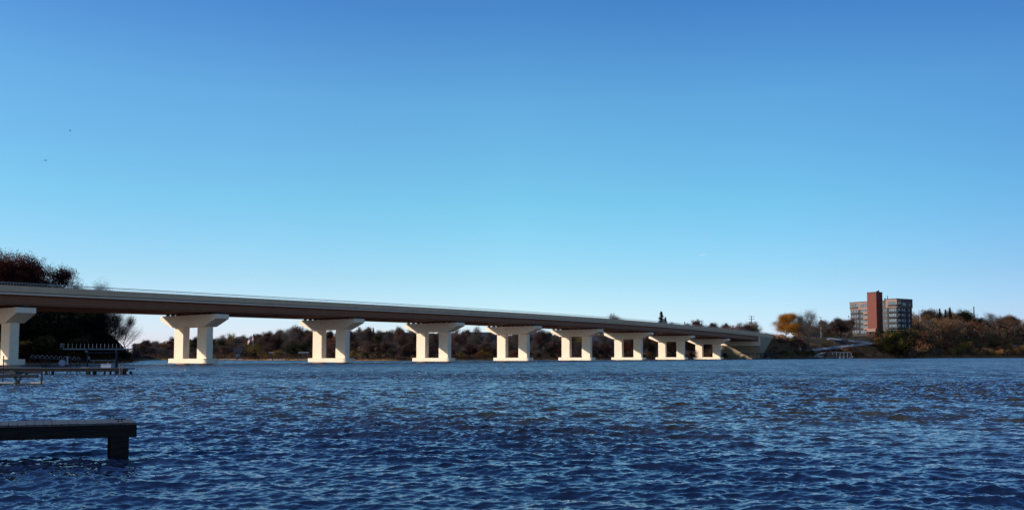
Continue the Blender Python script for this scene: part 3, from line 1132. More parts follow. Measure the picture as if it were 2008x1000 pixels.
for i in range(16):
    p = 1733 + i * 4.6 + random.uniform(-2, 2)
    Y = random.uniform(750, 772)
    c, mat = random.choice([('dark green', 'leaf_dark'), ('pale brown', 'twig_tan'), ('olive', 'leaf_olive'), ('russet', 'leaf_russet')])
    lab = c + ' bush hiding the foot of the apartment block right wing'
    z_ = ground(xat(p, Y), Y)
    plant('shrub', p, Y, (HOR - random.uniform(644, 652)) / F * Y + CAM - z_, lab, 'shrub', group=lab, mat=mat, wide=1.0)
for i in range(26):
    p = random.uniform(1560, 1735); Y = float(zshore((p - 1004) / F)) + random.uniform(6, 42)
    c, mat = random.choice([('russet', 'leaf_russet'), ('brown', 'twig_purple'), ('russet', 'leaf_russet'), ('ochre', 'leaf_ochre')])
    lab = c + ' bush scattered over the slope around the railed walkway'
    plant('shrub', p, Y, random.uniform(2, 4.2), lab, 'shrub', group=lab, mat=mat, wide=1.5)
# brush on the embankment
for i in range(34):
    n_ = random.uniform(8.2, 9.6); o_ = random.uniform(14.8, 25)
    p_ = bp(n_, o_, 0)
    k_ = max(0, 1 - (o_ - 13.5) / 13.5) * min(1, max(.12, (n_ - 8.1) / .4))
    px_ = 1004 + F * p_[0] / p_[1]
    c, mat = random.choice([('brown', 'twig_purple'), ('russet', 'leaf_russet'), ('brown', 'twig_purple'), ('olive', 'leaf_olive')])
    lab = c + ' brushy shrub on the embankment beside the wing wall'
    plant('shrub', px_, p_[1], random.uniform(2.5, 5.0), lab, 'shrub', group=lab, mat=mat, wide=1.3, base=max(0.2, 14.2 * k_ - .8, ground(p_[0], p_[1])))
g_ = np.random.default_rng(5)
N_ = 14000
n_ = g_.uniform(8.1, 9.7, N_); o_ = g_.uniform(14.4, 28, N_)
P_ = np.array([bp(a, b2, 0) for a, b2 in zip(n_, o_)])
k_ = np.clip(1 - (o_ - 13.5) / 12.5, 0, 1) * np.clip((n_ - 8.05) / .42, .05, 1)
P_[:, 2] = np.maximum(14.6 * k_, ground_np(P_[:, 0], P_[:, 1])) + g_.uniform(-.2, 1.5, N_)
v_, f_ = quads(P_, .6, g_)
ob = bpy.data.objects.new('undergrowth', np_mesh('undergrowth', v_, f_, M['twig_tan']))
col.objects.link(ob)
tag(ob, 'purple-brown brush on the bank beside the wing wall', 'undergrowth', kind='stuff')
# named trees
def tree_to(kind, px, Y, ytop, label, **kw):
    z = ground(xat(px, Y), Y)
    h = (HOR - ytop) / F * Y + CAM - z
    return plant(kind, px, Y, h, label, **kw)


tree_to('willow', 1541, 655, 616, 'round orange-gold willow just right of the bridge end', name='willow_tree', wide=1.25)
tree_to('bare', 1590, 650, 609, 'tallest bare grey tree, between the orange willow and the pole', variant=1, wide=.95)
tree_to('bare', 1566, 668, 618, 'bare grey tree close behind the orange willow', variant=2)
tree_to('dusky', 1648, 720, 624, 'wide brown bare tree against the left side of the apartment block', variant=0, wide=1.2)
tree_to('dusky', 1630, 715, 630, 'lower brown bare tree left of the apartment block', variant=2, wide=1.2)
tree_to('dusky', 1612, 700, 628, 'brown bare tree behind the utility pole on the slope', variant=3, wide=1.1)
tree_to('dusky', 1664, 735, 626, 'brown bare tree touching the apartment block corner', variant=3, wide=1.1)
tree_to('conifer', 1297, 640, 611, 'tall dark spruce standing above the bridge deck', variant=1, wide=1.1)
tree_to('conifer', 1305, 645, 622, 'smaller dark spruce beside the tall one above the deck', variant=0, wide=1.1)
tree_to('conifer', 1343, 650, 631, 'small spruce tip peeping over the bridge deck', variant=0, wide=.8)
tree_to('leafy', 1367, 650, 627, 'round dark red tree above the bridge deck', mat='leaf_red', variant=1)
tree_to('leafy', 1481, 640, 631, 'olive tree behind the tall pole above the bridge end', mat='leaf_olive', variant=2)
tree_to('bare', 1208, 560, 616, 'bare treetop just showing over the bridge deck', variant=0)
tree_to('leafy', 1802, 900, 612, 'broad rust-red tree right of the apartment block', mat='leaf_ochre', variant=0, wide=1.4)
tree_to('conifer', 1844, 930, 605, 'slim spruce tip left of the tallest spruce on the right bank', variant=0, wide=.8)
tree_to('conifer', 1855, 930, 607, 'slim spruce tip between two others on the right bank', variant=0, wide=.8)
tree_to('conifer', 1864, 930, 603, 'tallest slim spruce on the right bank', variant=1, wide=.7)
tree_to('leafy', 1886, 945, 608, 'dark green round tree on the right bank', mat='leaf_dark', variant=1, wide=1.3)
tree_to('leafy', 1903, 950, 614, 'dark green tree beside the thick pole on the right bank', mat='leaf_dark', variant=3, wide=1.3)
tree_to('leafy', 1774, 800, 640, 'low dark green tree in front of the apartment block right wing', mat='leaf_dark', variant=2, wide=1.5)
tree_to('leafy', 585, 405, 664, 'russet tree by the shore just left of the third pier', mat='leaf_russet', variant=0, wide=1.15)
tree_to('leafy', 590, 435, 641, 'dark crowned pine-like tree left of the third pier', mat='leaf_dark', variant=3)
tree_to('leafy', 527, 430, 650, 'tall dark red crowned tree right of the flagpole', mat='leaf_red', variant=1, wide=1.1)
tree_to('bare', 560, 420, 644, 'tall grey bare tree between the red tree and the third pier', variant=4)
tree_to('leafy', 497, 396, 682, 'small russet bush-like tree below the flagpole', mat='leaf_russet', variant=2, wide=1.2)
tree_to('conifer', 722, 440, 641, 'dark spruce right of the third pier', variant=1)
tree_to('conifer', 732, 440, 642, 'second dark spruce right of the third pier', variant=0, wide=.9)
tree_to('conifer', 498, 440, 655, 'dark conifer behind the flag', variant=0, wide=1.2)
tree_to('leafy', 703, 425, 641, 'yellowish tree close right of the third pier', mat='leaf_olive', variant=0, wide=.8)
tree_to('bare', 932, 430, 640, 'single tall bare tree between the fourth and fifth piers', variant=2, wide=.75)
tree_to('bare', 1062, 450, 647, 'pale bare birch-like tree between the fifth and sixth piers', variant=3, wide=.9)
tree_to('bare', 1072, 455, 650, 'second pale bare tree between the fifth and sixth piers', variant=4, wide=.9)

# the dark wooded point at the left
LEFT = [('bigred', -60, 275, 482), ('bigred', 18, 268, 500), ('bigred', 58, 272, 507), ('bigred', 98, 276, 524), ('bigred', 42, 290, 503),
        ('bigred', -20, 262, 508), ('bigbare', 145, 280, 552), ('bigdark', 112, 268, 560), ('bigdark', 80, 262, 560), ('bigdark', 20, 258, 565), ('bigdark', 165, 266, 575),
        ('bigbare', 195, 272, 590), ('bigdark', 60, 245, 600), ('bigdark', 120, 247, 610), ('bigdark', 172, 255, 606), ('bigdark', 10, 242, 600),
        ('bigbare', 220, 266, 606), ('bigbare', 204, 290, 551), ('bigbare', 232, 268, 612), ('bigbare', 250, 272, 618), ('bigbare', 185, 260, 585), ('bigdark', 145, 262, 620), ('bigdark', -80, 240, 560), ('bigdark', -150, 240, 540)]
LLAB = ['dark red tree farthest left beyond the frame edge', 'tall dark red tree at the left edge above the bridge', 'dark red tree second in the row above the bridge', 'dark red tree sloping down to the deck at the right of the red row',
        'dark red tree behind the others at the left edge', 'lower dark red tree at the left edge', 'thin bare tree right of the red crowns above the deck', 'black shaded tree under the right end of the red crowns',
        'black shaded tree below the middle red crown', 'black shaded tree behind the first pier', 'black shaded tree right of the middle of the wooded point', 'tall bare black tree near the right side of the wooded point',
        'black shaded tree beside the first pier column', 'black shaded tree behind the small lift canopy', 'black shaded tree behind the large lift canopy', 'black shaded tree left of the first pier column',
        'bare black tree at the right end of the wooded point behind the lift', 'bare treetop poking above the deck left of the second pier', 'bare black tree beside the end of the wooded point', 'spreading bare black tree at the tip of the wooded point',
        'bare black tree against the dark wood under the deck', 'black shaded tree between the two lift canopies', 'black shaded tree out past the left edge', 'black shaded tree far out past the left edge']
for i, ((k_, px, Y, yt), lab) in enumerate(zip(LEFT, LLAB)):
    if px < -70: continue
    tree_to(k_, px, Y, yt, lab, variant=i, wide=.98 if k_ != 'bigbare' else (.55 if px == 204 else .9))
px = -40
while px < 258:
    Y = float(zshore((px - 1004) / F)) + random.uniform(1, 5)
    c, mat = random.choice([('black-green', 'leaf_shade'), ('black-green', 'leaf_shade'), ('olive', 'leaf_olive'), ('dark green', 'leaf_dark')])
    if px > 200: c, mat = 'black-green', 'leaf_shade'
    lab = c + ' shrub at the foot of the dark wooded point on the left'
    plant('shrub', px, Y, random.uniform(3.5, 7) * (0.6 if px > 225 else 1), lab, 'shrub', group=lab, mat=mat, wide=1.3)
    px += random.uniform(9, 15)


# undergrowth: nobody could count it
def scatter(name, label, areas, mat, size, hgt):
    g = np.random.default_rng(77)
    cs = []
    for pa, pb, ia, ib, N in areas:
        p = g.uniform(pa, pb, N)
        t = (p - 1004) / F
        Y = zshore(t) + g.uniform(ia, ib, N)
        X = t * Y
        lump = 0.5 + 0.5 * np.sin(X * .6 + 2 * np.sin(Y * .35)) * np.sin(Y * .5 + X * .13)
        Z = ground_np(X, Y) + g.uniform(0, 1, N) ** 1.5 * hgt * (.35 + lump)
        cs.append(np.stack([X, Y, Z], -1))
    c = np.vstack(cs)
    v, f = quads(c, size, g)
    ob = bpy.data.objects.new(name, np_mesh(name, v, f, mat))
    col.objects.link(ob)
    tag(ob, label, 'undergrowth', kind='stuff')


scatter('undergrowth', 'dark brushy undergrowth along the wooded shore', [(262, 1500, 0.5, 60, 60000), (-100, 262, 0.3, 30, 16000)], M['twig_purple'], .5, 3.0)
scatter('undergrowth', 'russet brush covering the slope right of the bridge', [(1500, 1720, 0.5, 34, 22000), (1500, 1540, 30, 50, 5000), (1720, 2100, .5, 60, 34000)], M['brush'], .6, 2.4)
# the woods behind the first rows of trees: one dark mass of twigs
def mass(name, label, pa, pb, ia, ib, N, frac, mat, size, ytop=None):
    g = np.random.default_rng(int(pa) + N)
    p = g.uniform(pa, pb, N)
    t = (p - 1004) / F
    Y = zshore(t) + g.uniform(ia, ib, N)
    X = t * Y
    sk = np.interp(p, SK[:, 0], SK[:, 1])
    if ytop: sk = np.interp(p, *ytop)
    zt = (HOR - sk) * Y / F + CAM
    z0 = ground_np(X, Y)
    lump = .80 + .2 * np.sin(X * .55 + 1.7 * np.sin(X * .23)) * np.cos(X * .31 + Y * .12)
    Z = z0 + (zt - z0) * frac * lump * g.uniform(0, 1, N)
    ok = ~((p > 1484) & (p < 1513))
    c = np.stack([X, Y, Z], -1)[ok]
    v, f = quads(c, size, g, aspect=.6)
    ob = bpy.data.objects.new(name, np_mesh(name, v, f, mat))
    col.objects.link(ob)
    tag(ob, label, 'woods', kind='stuff')


mass('woods', 'dark far-off woods filling the shore behind the bridge', 264, 1484, 70, 125, 120000, .92, M['twig_purple'], .9)
mass('woods', 'brown woods filling the top of the right bank', 1735, 2130, 40, 170, 110000, .86, M['twig_tan'], 1.2)
mass('woods', 'brown thicket along the hilltop between the orange willow and the apartment block', 1556, 1672, 75, 110, 22000, .75, M['twig_tan'], .9)
mass('woods', 'black shaded thicket under the big trees of the left point', -90, 248, 8, 50, 70000, 1.0, M['leaf_shade'], .8, ([-90, 100, 180, 215, 250], [575, 590, 615, 650, 690]))


# ------------------------------------------------------------------ apartment block
def apartment():
    Yb = 790
    S = 1.115
    base = at(1701.8, 656.5, Yb)
    e1 = Vector((.536, -.844, 0))
    rz = math.atan2(e1.y, e1.x)
    z0 = base.z
    root = thing('apartment_block', 'seven storey apartment block with red brick tower on the hill at the right', 'apartment building',
                 (base.x, base.y, z0), rz)
    root.scale = (S, S, S)
    # heights (before scale): photo row -> metre above ground
    def hz(py): return (656.5 - py) * Yb / F / S

    def put(mb, name, mat, par=root): return mb.build(name, mat, par)
    roof = hz(591.5)          # left wing roof
    # tower
    m = MB(); m.span(0, 8.6, 0, 8.6, -3, hz(574.3)); put(m, 'tower', M['brick'])
    m = MB(); m.span(-.15, 8.75, -.15, 8.75, hz(574.3) + .003, hz(574.3) + .45); put(m, 'tower_coping', M['roof_dark'])
    m = MB(); m.tube((5.6, 6, hz(573.9)), (5.6, 6, hz(570.5)), .7, .6, 8); m.tube((7.6, 5, hz(573.9)), (7.6, 5, hz(569.4)), .8, .35, 8)
    put(m, 'roof_vent', M['roof_dark'])
    # entrance canopy at the foot
    m = MB(); m.span(.9, 9.4, -3.2, -.02, hz(650.8), hz(644.6)); put(m, 'entrance_canopy', M['tan_stucco'])
    m = MB(); m.span(.9, 1.9, -3.1, -2.2, -2.5, hz(650.8) - .01); m.span(8.5, 9.4, -3.1, -2.2, -2.5, hz(650.8) - .01); put(m, 'canopy_pier', M['brick'])
    m = MB(); m.span(1.4, 8.0, -.12, -.02, -1, hz(651.2)); put(m, 'garage_opening', M['dark_clad'])
    # left wing
    L0 = -18.3
    m = MB(); m.span(L0, -.02, 3.0, 16, -3, roof - 6.4); put(m, 'wing_wall', M['dark_clad'])
    m = MB(); m.span(L0 - .3, -.02, 2.2, 16.3, roof - 6.4 + .003, roof); put(m, 'upper_band', M['tan_stucco'])
    m = MB(); m.span(L0 - .4, -.02, 2.1, 16.4, roof + .003, roof + .5); put(m, 'roof_edge', M['roof_dark'])
    # right wing: recess, projecting bay, long side
    rr = hz(588.8)
    m = MB(); m.span(8.62, 15.0, 6.0, 26, -3, rr - 1.0); put(m, 'recess_wall', M['grey_clad'])
    m = MB(); m.span(15.02, 23.8, 4.8, 25.4, -3, rr - 6.9); put(m, 'bay_wall', M['dark_clad'])
    m = MB(); m.span(14.4, 24.5, 4.0, 26, rr - 6.9 + .003, rr); put(m, 'upper_band', M['tan_stucco'])
    m = MB(); m.span(14.3, 24.6, 3.9, 26.1, rr + .003, rr + .45); m.span(8.7, 14.28, 5.9, 26.1, rr - .98, rr - .5); put(m, 'roof_edge', M['roof_dark'])
    m = MB(); m.tube((13, 9, rr - 1), (13, 9, rr + 3.4), .35, .35, 8); m.tube((10.6, 9, rr - 1), (10.6, 9, rr + 1.6), .8, .5, 8); put(m, 'roof_vent', M['galv'])
    # grey piers on the bay's long side
    m = MB()
    for yy in (9.6, 14.2, 19.6, 24.6):
        m.span(23.78, 24.2, yy, yy + .8, -3, rr - 6.95)
    put(m, 'side_pilaster', M['grey_clad'])

    def win(a0, a1, za, zb, face, plane, n=3, mat='curtain', pm='dark_clad'):
        """one window of n lights; face 'A' looks along -b, 'B' along +a"""
        fr = MB(); pn = MB()
        w = (a1 - a0)
        if face == 'A':
            fr.span(a0, a1, plane - .08, plane - .004, za, zb)
        else:
            fr.span(plane + .004, plane + .08, a0, a1, za, zb)
        f_ = put(fr, 'window', M[pm])
        for i in range(n):
            x0 = a0 + w * i / n + .12; x1 = a0 + w * (i + 1) / n - .12
            q = MB()
            if face == 'A': q.span(x0, x1, plane - .12, plane - .083, za + .15, zb - .15)
            else: q.span(plane + .083, plane + .12, x0, x1, za + .15, zb - .15)
            put(q, 'pane', M[mat if (i + int(za)) % 3 else 'pane'], f_)
    rows = [598.4, 609.2, 619.2, 629.8, 639.8, 650]
    for i, r in enumerate(rows):
        zc = hz(r)
        # left wing windows beside the tower
        pl = 2.2 if i == 0 else 3.0
        win(-8.6, -1.6, zc - 1.35, zc + 1.35, 'A', pl, 4)
        # recessed balconies at the outer left
        m = MB(); m.span(L0 + .6, -10.6, pl - .10, pl - .004, zc - 2.0, zc + 1.75); bal = put(m, 'balcony', M['dark_clad'])
        q = MB()
        for k, x in enumerate([L0 + 1.0, L0 + 3.6, L0 + 6.0]):
            q.span(x, x + 1.7, pl - .16, pl - .12, zc - .7, zc + 1.4)
        q.build('pane', M['curtain'], bal)
        q = MB(); q.span(L0 + .4, -10.4, pl - 1.0, pl - .13, zc - 2.1, zc - 1.75); q.build('slab', M['grey_clad'], bal)
        q = MB()
        for k in range(13):
            x = L0 + .5 + k * .6
            q.span(x, x + .07, pl - .98, pl - .9, zc - 1.745, zc - .75)
        q.span(L0 + .45, -10.45, pl - 1.0, pl - .88, zc - .748, zc - .62); q.build('railing', M['lightblue'], bal)
        if i in (2, 3, 4, 5) or i == 1:
            if i >= 1:
                # rounded tan balcony by the tower
                q = MB()
                zz = hz(rows[i] + 6.0)
                pts = [(-5.2, 3.0), (-5.2, 1.6), (-4.6, .7), (-3.4, .3), (-.03, .3), (-.03, 3.0)]
                k = len(pts)
                q.add([(x, y, zz - .2) for x, y in pts] + [(x, y, zz + 1.9) for x, y in pts],
                      [tuple(range(k)), tuple(range(2 * k - 1, k - 1, -1))] + [(a_, (a_ + 1) % k, k + (a_ + 1) % k, k + a_) for a_ in range(k)])
                if i < 5: put(q, 'rounded_balcony', M['tan_stucco'])
        # recess windows
        win(10.6, 14.3, zc - 1.2, zc + 1.2, 'A', 6.0, 3, pm='dark_clad')
        # bay windows on the front and along the side
        zb_ = zc + .6 if i == 0 else zc
        p1 = 4.0 if i == 0 else 4.8
        p2 = 24.5 if i == 0 else 23.8
        win(16.8, 23.4, zb_ - 1.9, zb_ + 1.4, 'A', p1, 4, mat='pane' if i == 0 else 'curtain', pm='dark_clad')
        if i == 0:
            win(4.6, 9.6, zb_ - 1.9, zb_ + 1.4, 'B', p2, 3, pm='dark_clad')
            m = MB(); m.span(p2 - .02, p2 + .5, 4.1, 9.9, zb_ - 2.2, zb_ - 1.0); put(m, 'balcony', M['dark_clad'])
            m = MB(); m.span(16.6, 24.4, 3.3, 3.98, zb_ - 2.2, zb_ - 1.0); put(m, 'balcony', M['dark_clad'])
        elif i < 5:
            m = MB(); m.span(16.4, 25.6, 3.2, 4.78, zc - 2.4, zc - 1.2); m.span(23.82, 25.6, 4.8, 10.6, zc - 2.4, zc - 1.2); put(m, 'balcony', M['dark_clad'])
            win(5.2, 9.4, zc - 1.1, zc + 1.4, 'B', p2, 3)
        win(11.4, 16.4, zc - 1.3, zc + 1.3, 'B', p2, 3)
        win(21.0, 22.6, zc - 1.3, zc + 1.3, 'B', p2, 1)
    # grey side skin of the top storey, a hair proud of the tan band
    m = MB(); m.span(24.503, 24.53, 10.2, 26.0, rr - 6.8, rr - .05); put(m, 'side_cladding', M['grey_clad'])


M['curtain'].node_tree.nodes['Principled BSDF'].inputs['Roughness'].default_value = .3
apartment()


# ------------------------------------------------------------------ poles
def pole(px, Y, ytop, label, w=.35, arms=(0.6,), armw=2.4, mat='pole_wood', name='utility_pole', cat='utility pole', ybot=None, base=None):
    X = xat(px, Y)
    z0 = ground(X, Y) if base is None else base
    h = (HOR - ytop) / F * Y + CAM - z0
    root = thing(name, label, cat, (X, Y, z0))
    m = MB(); m.tube((0, 0, -.5), (0, 0, h), w * .62, w * .42, 8); m.build('pole', M[mat], root)
    for a_ in arms:
        m = MB(); m.box((0, -.25, h - a_), (armw, .2, .22)); ar = m.build('crossarm', M[mat], root)
        m = MB()
        for x in (-.45, -.25, .25, .45):
            m.tube((x * armw, -.25, h - a_ + .111), (x * armw, -.25, h - a_ + .45), .09, .06, 6)
        m.build('insulator', M['galv_dark'], ar)
    return root


pole(1474, 640, 619, 'dark utility pole with two crossarms above the bridge end', .7, (.7, 2.6), 4.6, 'pole_wood')
pole(1376, 660, 628, 'faint utility pole right of the round dark red tree above the deck', .45, (.6,), 3.2, 'pole_wood')
pole(1610, 698, 621.5, 'utility pole between the orange willow and the apartment block', .65, (.5,), 3.6, 'pole_pale')
pole(1649, 745, 625, 'thin dark pole among bare trees left of the apartment block', .4, (.4,), .9, 'pole_wood')
pole(1805, 885, 609.5, 'pale utility pole right of the apartment block', .85, (.9,), 4.6, 'pole_pale')
pole(1911, 1030, 601, 'thick reddish pole with low crossarms rising from the right bank', 1.6, (10.0,), 9, 'pole_wood')
pole(1992, 1120, 623, 'thin pole near the right frame edge by the white roof', .5, (.7,), 2.0, 'pole_pale')


def flag(px, Y, ytop, fx, label, size, name='flagpole', base=None, cloth='red', polelen=None):
    X = xat(px, Y)
    z0 = ground(X, Y) if base is None else base
    h = (HOR - ytop) / F * Y + CAM - z0
    root = thing(name, label, 'flagpole', (X, Y, z0))
    m = MB(); m.tube((0, 0, -.3), (0, 0, h), .14, .09, 8); m.tube((0, 0, h), (0, 0, h + .25), .16, .1, 8); m.build('pole', M['galv'], root)
    # drooping flag of stripes
    for k in range(6):
        q = MB()
        n_ = 8
        vs = []
        for j in range(n_ + 1):
            u = j / n_
            x = -u * size * fx; dr = -.75 * size * u * u
            yy = .25 * math.sin(u * 7) * size * .3
            for e_ in (k, k + 1):
                vs.append((x, yy, h - .3 + dr - e_ * size * .11))
        q.add(vs, [(2 * j, 2 * j + 1, 2 * j + 3, 2 * j + 2) for j in range(n_)])
        q.build('stripe', M['red' if k % 2 == 0 else 'white'], root)
    return root


flag(497, 392, 659, 1, 'flagpole with a red and white striped flag on the far shore', 2.6)
flag(1664, 745, 618, -.6, 'thin flagpole at the left corner of the apartment block', 2.2)


# ------------------------------------------------------------------ houses on the shores
def house(px, Y, w, d, h, label, rz=.2, wall='siding', roof='roof_dark', rise=2.0, base=None, name='house', wins=3):
    X = xat(px, Y)
    z0 = ground(X, Y) - .3 if base is None else base
    root = thing(name, label, name.replace('_', ' '), (X, Y, z0), rz)
    m = MB()
    m.prism([(-w / 2, -1), (w / 2, -1), (w / 2, h), (-w / 2, h)], -d / 2, d / 2)
    m.build('wall', M[wall], root)
    m = MB()
    # ridge along x
    y_ = d / 2 + .5
    m.add([(-w / 2 - .4, -y_, h + .003), (w / 2 + .4, -y_, h + .003), (w / 2 + .4, y_, h + .003), (-w / 2 - .4, y_, h + .003), (-w / 2 - .4, 0, h + rise), (w / 2 + .4, 0, h + rise)],
          [(0, 1, 2, 3), (0, 1, 5, 4), (3, 2, 5, 4), (0, 3, 4), (1, 2, 5)])
    m.build('roof', M[roof], root)
    for k in range(wins):
        x = -w / 2 + w * (k + .5) / wins
        q = MB(); q.span(x - .6, x + .6, -d / 2 - .07, -d / 2 - .003, h * .45, h * .82); f_ = q.build('window', M['white'], root)
        q = MB(); q.span(x - .48, x + .48, -d / 2 - .1, -d / 2 - .073, h * .47, h * .80); q.build('pane', M['pane'], f_)
    return root


house(646, 425, 7, 6, 3.2, 'small pale house glimpsed between the legs of the third pier', .3, rise=1.8)
house(759, 435, 4, 4, 3.2, 'tiny white cottage in the trees between the third and fourth piers', -.3, 'white')
house(1279, 540, 16, 9, 5, 'grey house with slate roof behind the seventh pier', .2, 'grey_siding', 'roof_blue', 4)
house(952, 450, 18, 9, 5.4, 'wide slate-roofed house between the fourth and fifth piers', .15, 'grey_siding', 'roof_blue', 4, wins=5)
house(1180, 500, 16, 9, 5.4, 'slate-roofed house left of the seventh pier head', .1, 'grey_siding', 'roof_blue', 4)
house(1044, 480, 14, 9, 5, 'slate-roofed house behind the fifth pier', .1, 'grey_siding', 'roof_blue', 4)
house(1580, 705, 27, 8, 2.6, 'long low grey garage behind the lawn left of the pole', .05, 'grey_siding', 'roof_dark', 1.2, name='garage', wins=0)
house(1549, 640, 3.6, 4, 3.4, 'small white gabled shed under the orange willow', 1.3, 'white', 'white', 2.6, name='shed', wins=1)
house(1992, 960, 26, 10, 2.6, 'low building with a white roof at the right frame edge', .05, 'grey_siding', 'white', 1.6, name='building', wins=0)
house(468, 393, 3.2, 4, 3.2, 'little dark steep-roofed boathouse below the flagpole', .3, 'grey_siding', 'roof_dark', 2.2, name='boathouse', wins=1)
house(1645, 706, 14, 4, 2.0, 'low dark hedge-like shed wall left of the apartment block', 0, 'dark_clad', 'roof_dark', .3, name='shed', wins=0)


def shore_canopy(px, Y, w, label, roofm='galv', dark=False, h=3.0):
    X = xat(px, Y)
    root = thing('boat_canopy', label, 'boat canopy', (X, Y, 0))
    m = MB()
    pts = []
    for k in range(9):
        u = -1 + 2 * k / 8
        pts.append((u * 1.6, h + .55 * (1 - u * u)))
    vs = [(x, y, z) for x in (-w / 2, w / 2) for y, z in pts]
    m.add(vs, [(k, k + 1, 10 + k, 9 + k) for k in range(8)])
    m.build('canopy', M[roofm], root)
    for i in range(max(2, int(w / 2.2))):
        x = -w / 2 + w * i / (max(2, int(w / 2.2)) - 1)
        for y in (-1.5, 1.5):
            m = MB(); m.tube((x, y, -.8), (x, y, h + .05), .1, n=6); m.build('post', M['galv_dark' if dark else 'lightblue'], root)
    m = MB(); m.span(-w / 2, w / 2, -1.55, -1.45, .55, .75); m.span(-w / 2, w / 2, 1.45, 1.55, .55, .75); m.build('rail', M['galv'], root)
    return root


shore_canopy(540, 382, 5, 'pale topped boat canopy left of the third pier', 'galv', True, 3.2)
shore_canopy(597, 366, 4.6, 'pale topped boat canopy half behind the third pier', 'galv', True, 3.2)
shore_canopy(1645, 650, 17, 'long white boat canopy on posts below the walkway', 'galv', False, 4.4)
shore_canopy(1463, 538, 9, 'dark boat canopy against the abutment wall', 'roof_dark', True, 3.2)
shore_canopy(1496, 546, 9, 'dark boat canopy right of the abutment wall', 'roof_dark', True, 3.2)


def simple_dock(x0, y0, x1, y1, w, h, label, npost=6, mat='galv', posth=1.2, name='dock'):
    a_ = Vector((x0, y0, 0)); b_ = Vector((x1, y1, 0))
    L_ = (b_ - a_).length
    root = thing(name, label, 'dock', a_, math.atan2(y1 - y0, x1 - x0))
    m = MB(); m.span(0, L_, -w / 2, w / 2, h - .18, h); m.build('deck', M[mat], root)
    for i in range(npost):
        x = .3 + (L_ - .6) * i / (npost - 1)
        s_ = -1 if i % 2 else 1
        m = MB(); m.tube((x, s_ * (w / 2 + .13), -1), (x, s_ * (w / 2 + .13), h + posth * (.6 + .5 * ((i * 7) % 3) / 2)), .13, n=6); m.build('post', M['galv_dark' if i % 3 else 'pole_pale'], root)
    return root


simple_dock(xat(1510, 547), 547, xat(1668, 640), 640, 2.0, .9, 'long grey dock running along the shore right of the abutment', 22, 'lightblue', 1.5)
simple_dock(xat(420, 384), 384, xat(478, 381), 381, 1.6, .6, 'low dock on the far shore left of the flagpole', 7, 'pole_pale', .5)
simple_dock(xat(528, 374), 374, xat(562, 372), 372, 1.4, .5, 'low dock under the first far boat canopy', 5, 'pole_pale', .6)
flag(1567, 579, 677.5, -.25, 'pale post with a red and white flag on the long shore dock', 3.0, base=.9)
# boats by the dock
for px, lab in ((1541, 'small pale covered boat lift on the shore dock under the lone tree'), (1606, 'small pale boat behind the gangway on the shore')):
    Y = 562 + (px - 1541) * .55
    root = thing('rowing_boat', lab, 'boat', (xat(px, Y), Y + 2, 1.1), .1)
    m = MB()
    sec = [(-3.2, .2, .55), (-2.2, .8, .3), (0, 1.0, .12), (2.2, .9, .15), (3.0, .75, .2)]
    vs = []
    for x, w_, z_ in sec:
        vs += [(x, -w_, 1.0), (x, -w_ * .6, z_), (x, w_ * .6, z_), (x, w_, 1.0)]
    fs = [(i * 4 + j, i * 4 + (j + 1) % 4, i * 4 + 4 + (j + 1) % 4, i * 4 + 4 + j) for i in range(4) for j in range(4)]
    fs += [(0, 1, 2, 3), (16, 17, 18, 19)]
    m.add(vs, fs); m.build('hull', M['tan_board'], root)
    m = MB(); m.span(-.2, .2, -.8, .8, 1.0, 1.08); m.span(1.4, 1.8, -.7, .7, 1.0, 1.08); m.build('seat', M['white'], root)


# ------------------------------------------------------------------ zig-zag walkway on the slope
def ramp(p0, p1, w, label, npost, name='walkway', rail_h=1.5):
    p0 = Vector(p0); p1 = Vector(p1)
    root = thing(name, label, 'walkway', p0)
    d = p1 - p0
    fl = Vector((d.x, d.y, 0)); s_ = Vector((-d.y, d.x, 0)).normalized() * (w / 2)
    m = MB(); m.beam((0, 0, 0), d, w, .3); m.build('deck', M['galv'], root)
    for sg in (-1, 1):
        m = MB()
        for hh in (rail_h, rail_h * .5, .2):
            m.beam(s_ * sg + Vector((0, 0, hh)), d + s_ * sg + Vector((0, 0, hh)), .12, .14)
        n_ = int(fl.length / 1.3)
        for i in range(n_ + 1):
            q = d * (i / n_) + s_ * sg
            m.beam(q + Vector((0, 0, .1)), q + Vector((0, 0, rail_h)), .12, .12)
        m.build('railing', M['railpale'], root)
    for i in range(npost):
        q = d * ((i + .5) / npost)
        g0 = ground(p0.x + q.x, p0.y + q.y) - p0.z - .5
        if q.z - g0 > .3:
            for sg in (-1, 1):
                m = MB(); m.tube(q + s_ * sg + Vector((0, 0, -.15)), Vector((q.x + s_.x * sg, q.y + s_.y * sg, g0)), .14, n=6); m.build('post', M['pole_pale'], root)


ramp(at(1581, 689.5, 632), at(1712, 674.0, 745), 2.2, 'lower flight of the pale railed walkway climbing right across the slope', 5)
ramp(at(1712, 675.0, 750), at(1624, 665.5, 690), 2.2, 'upper flight of the pale railed walkway climbing left across the slope', 5)
ramp(at(1587, 699.5, 612), at(1615, 692, 636), 1.8, 'short white gangway rising from the shore dock', 1, 'gangway', .5)


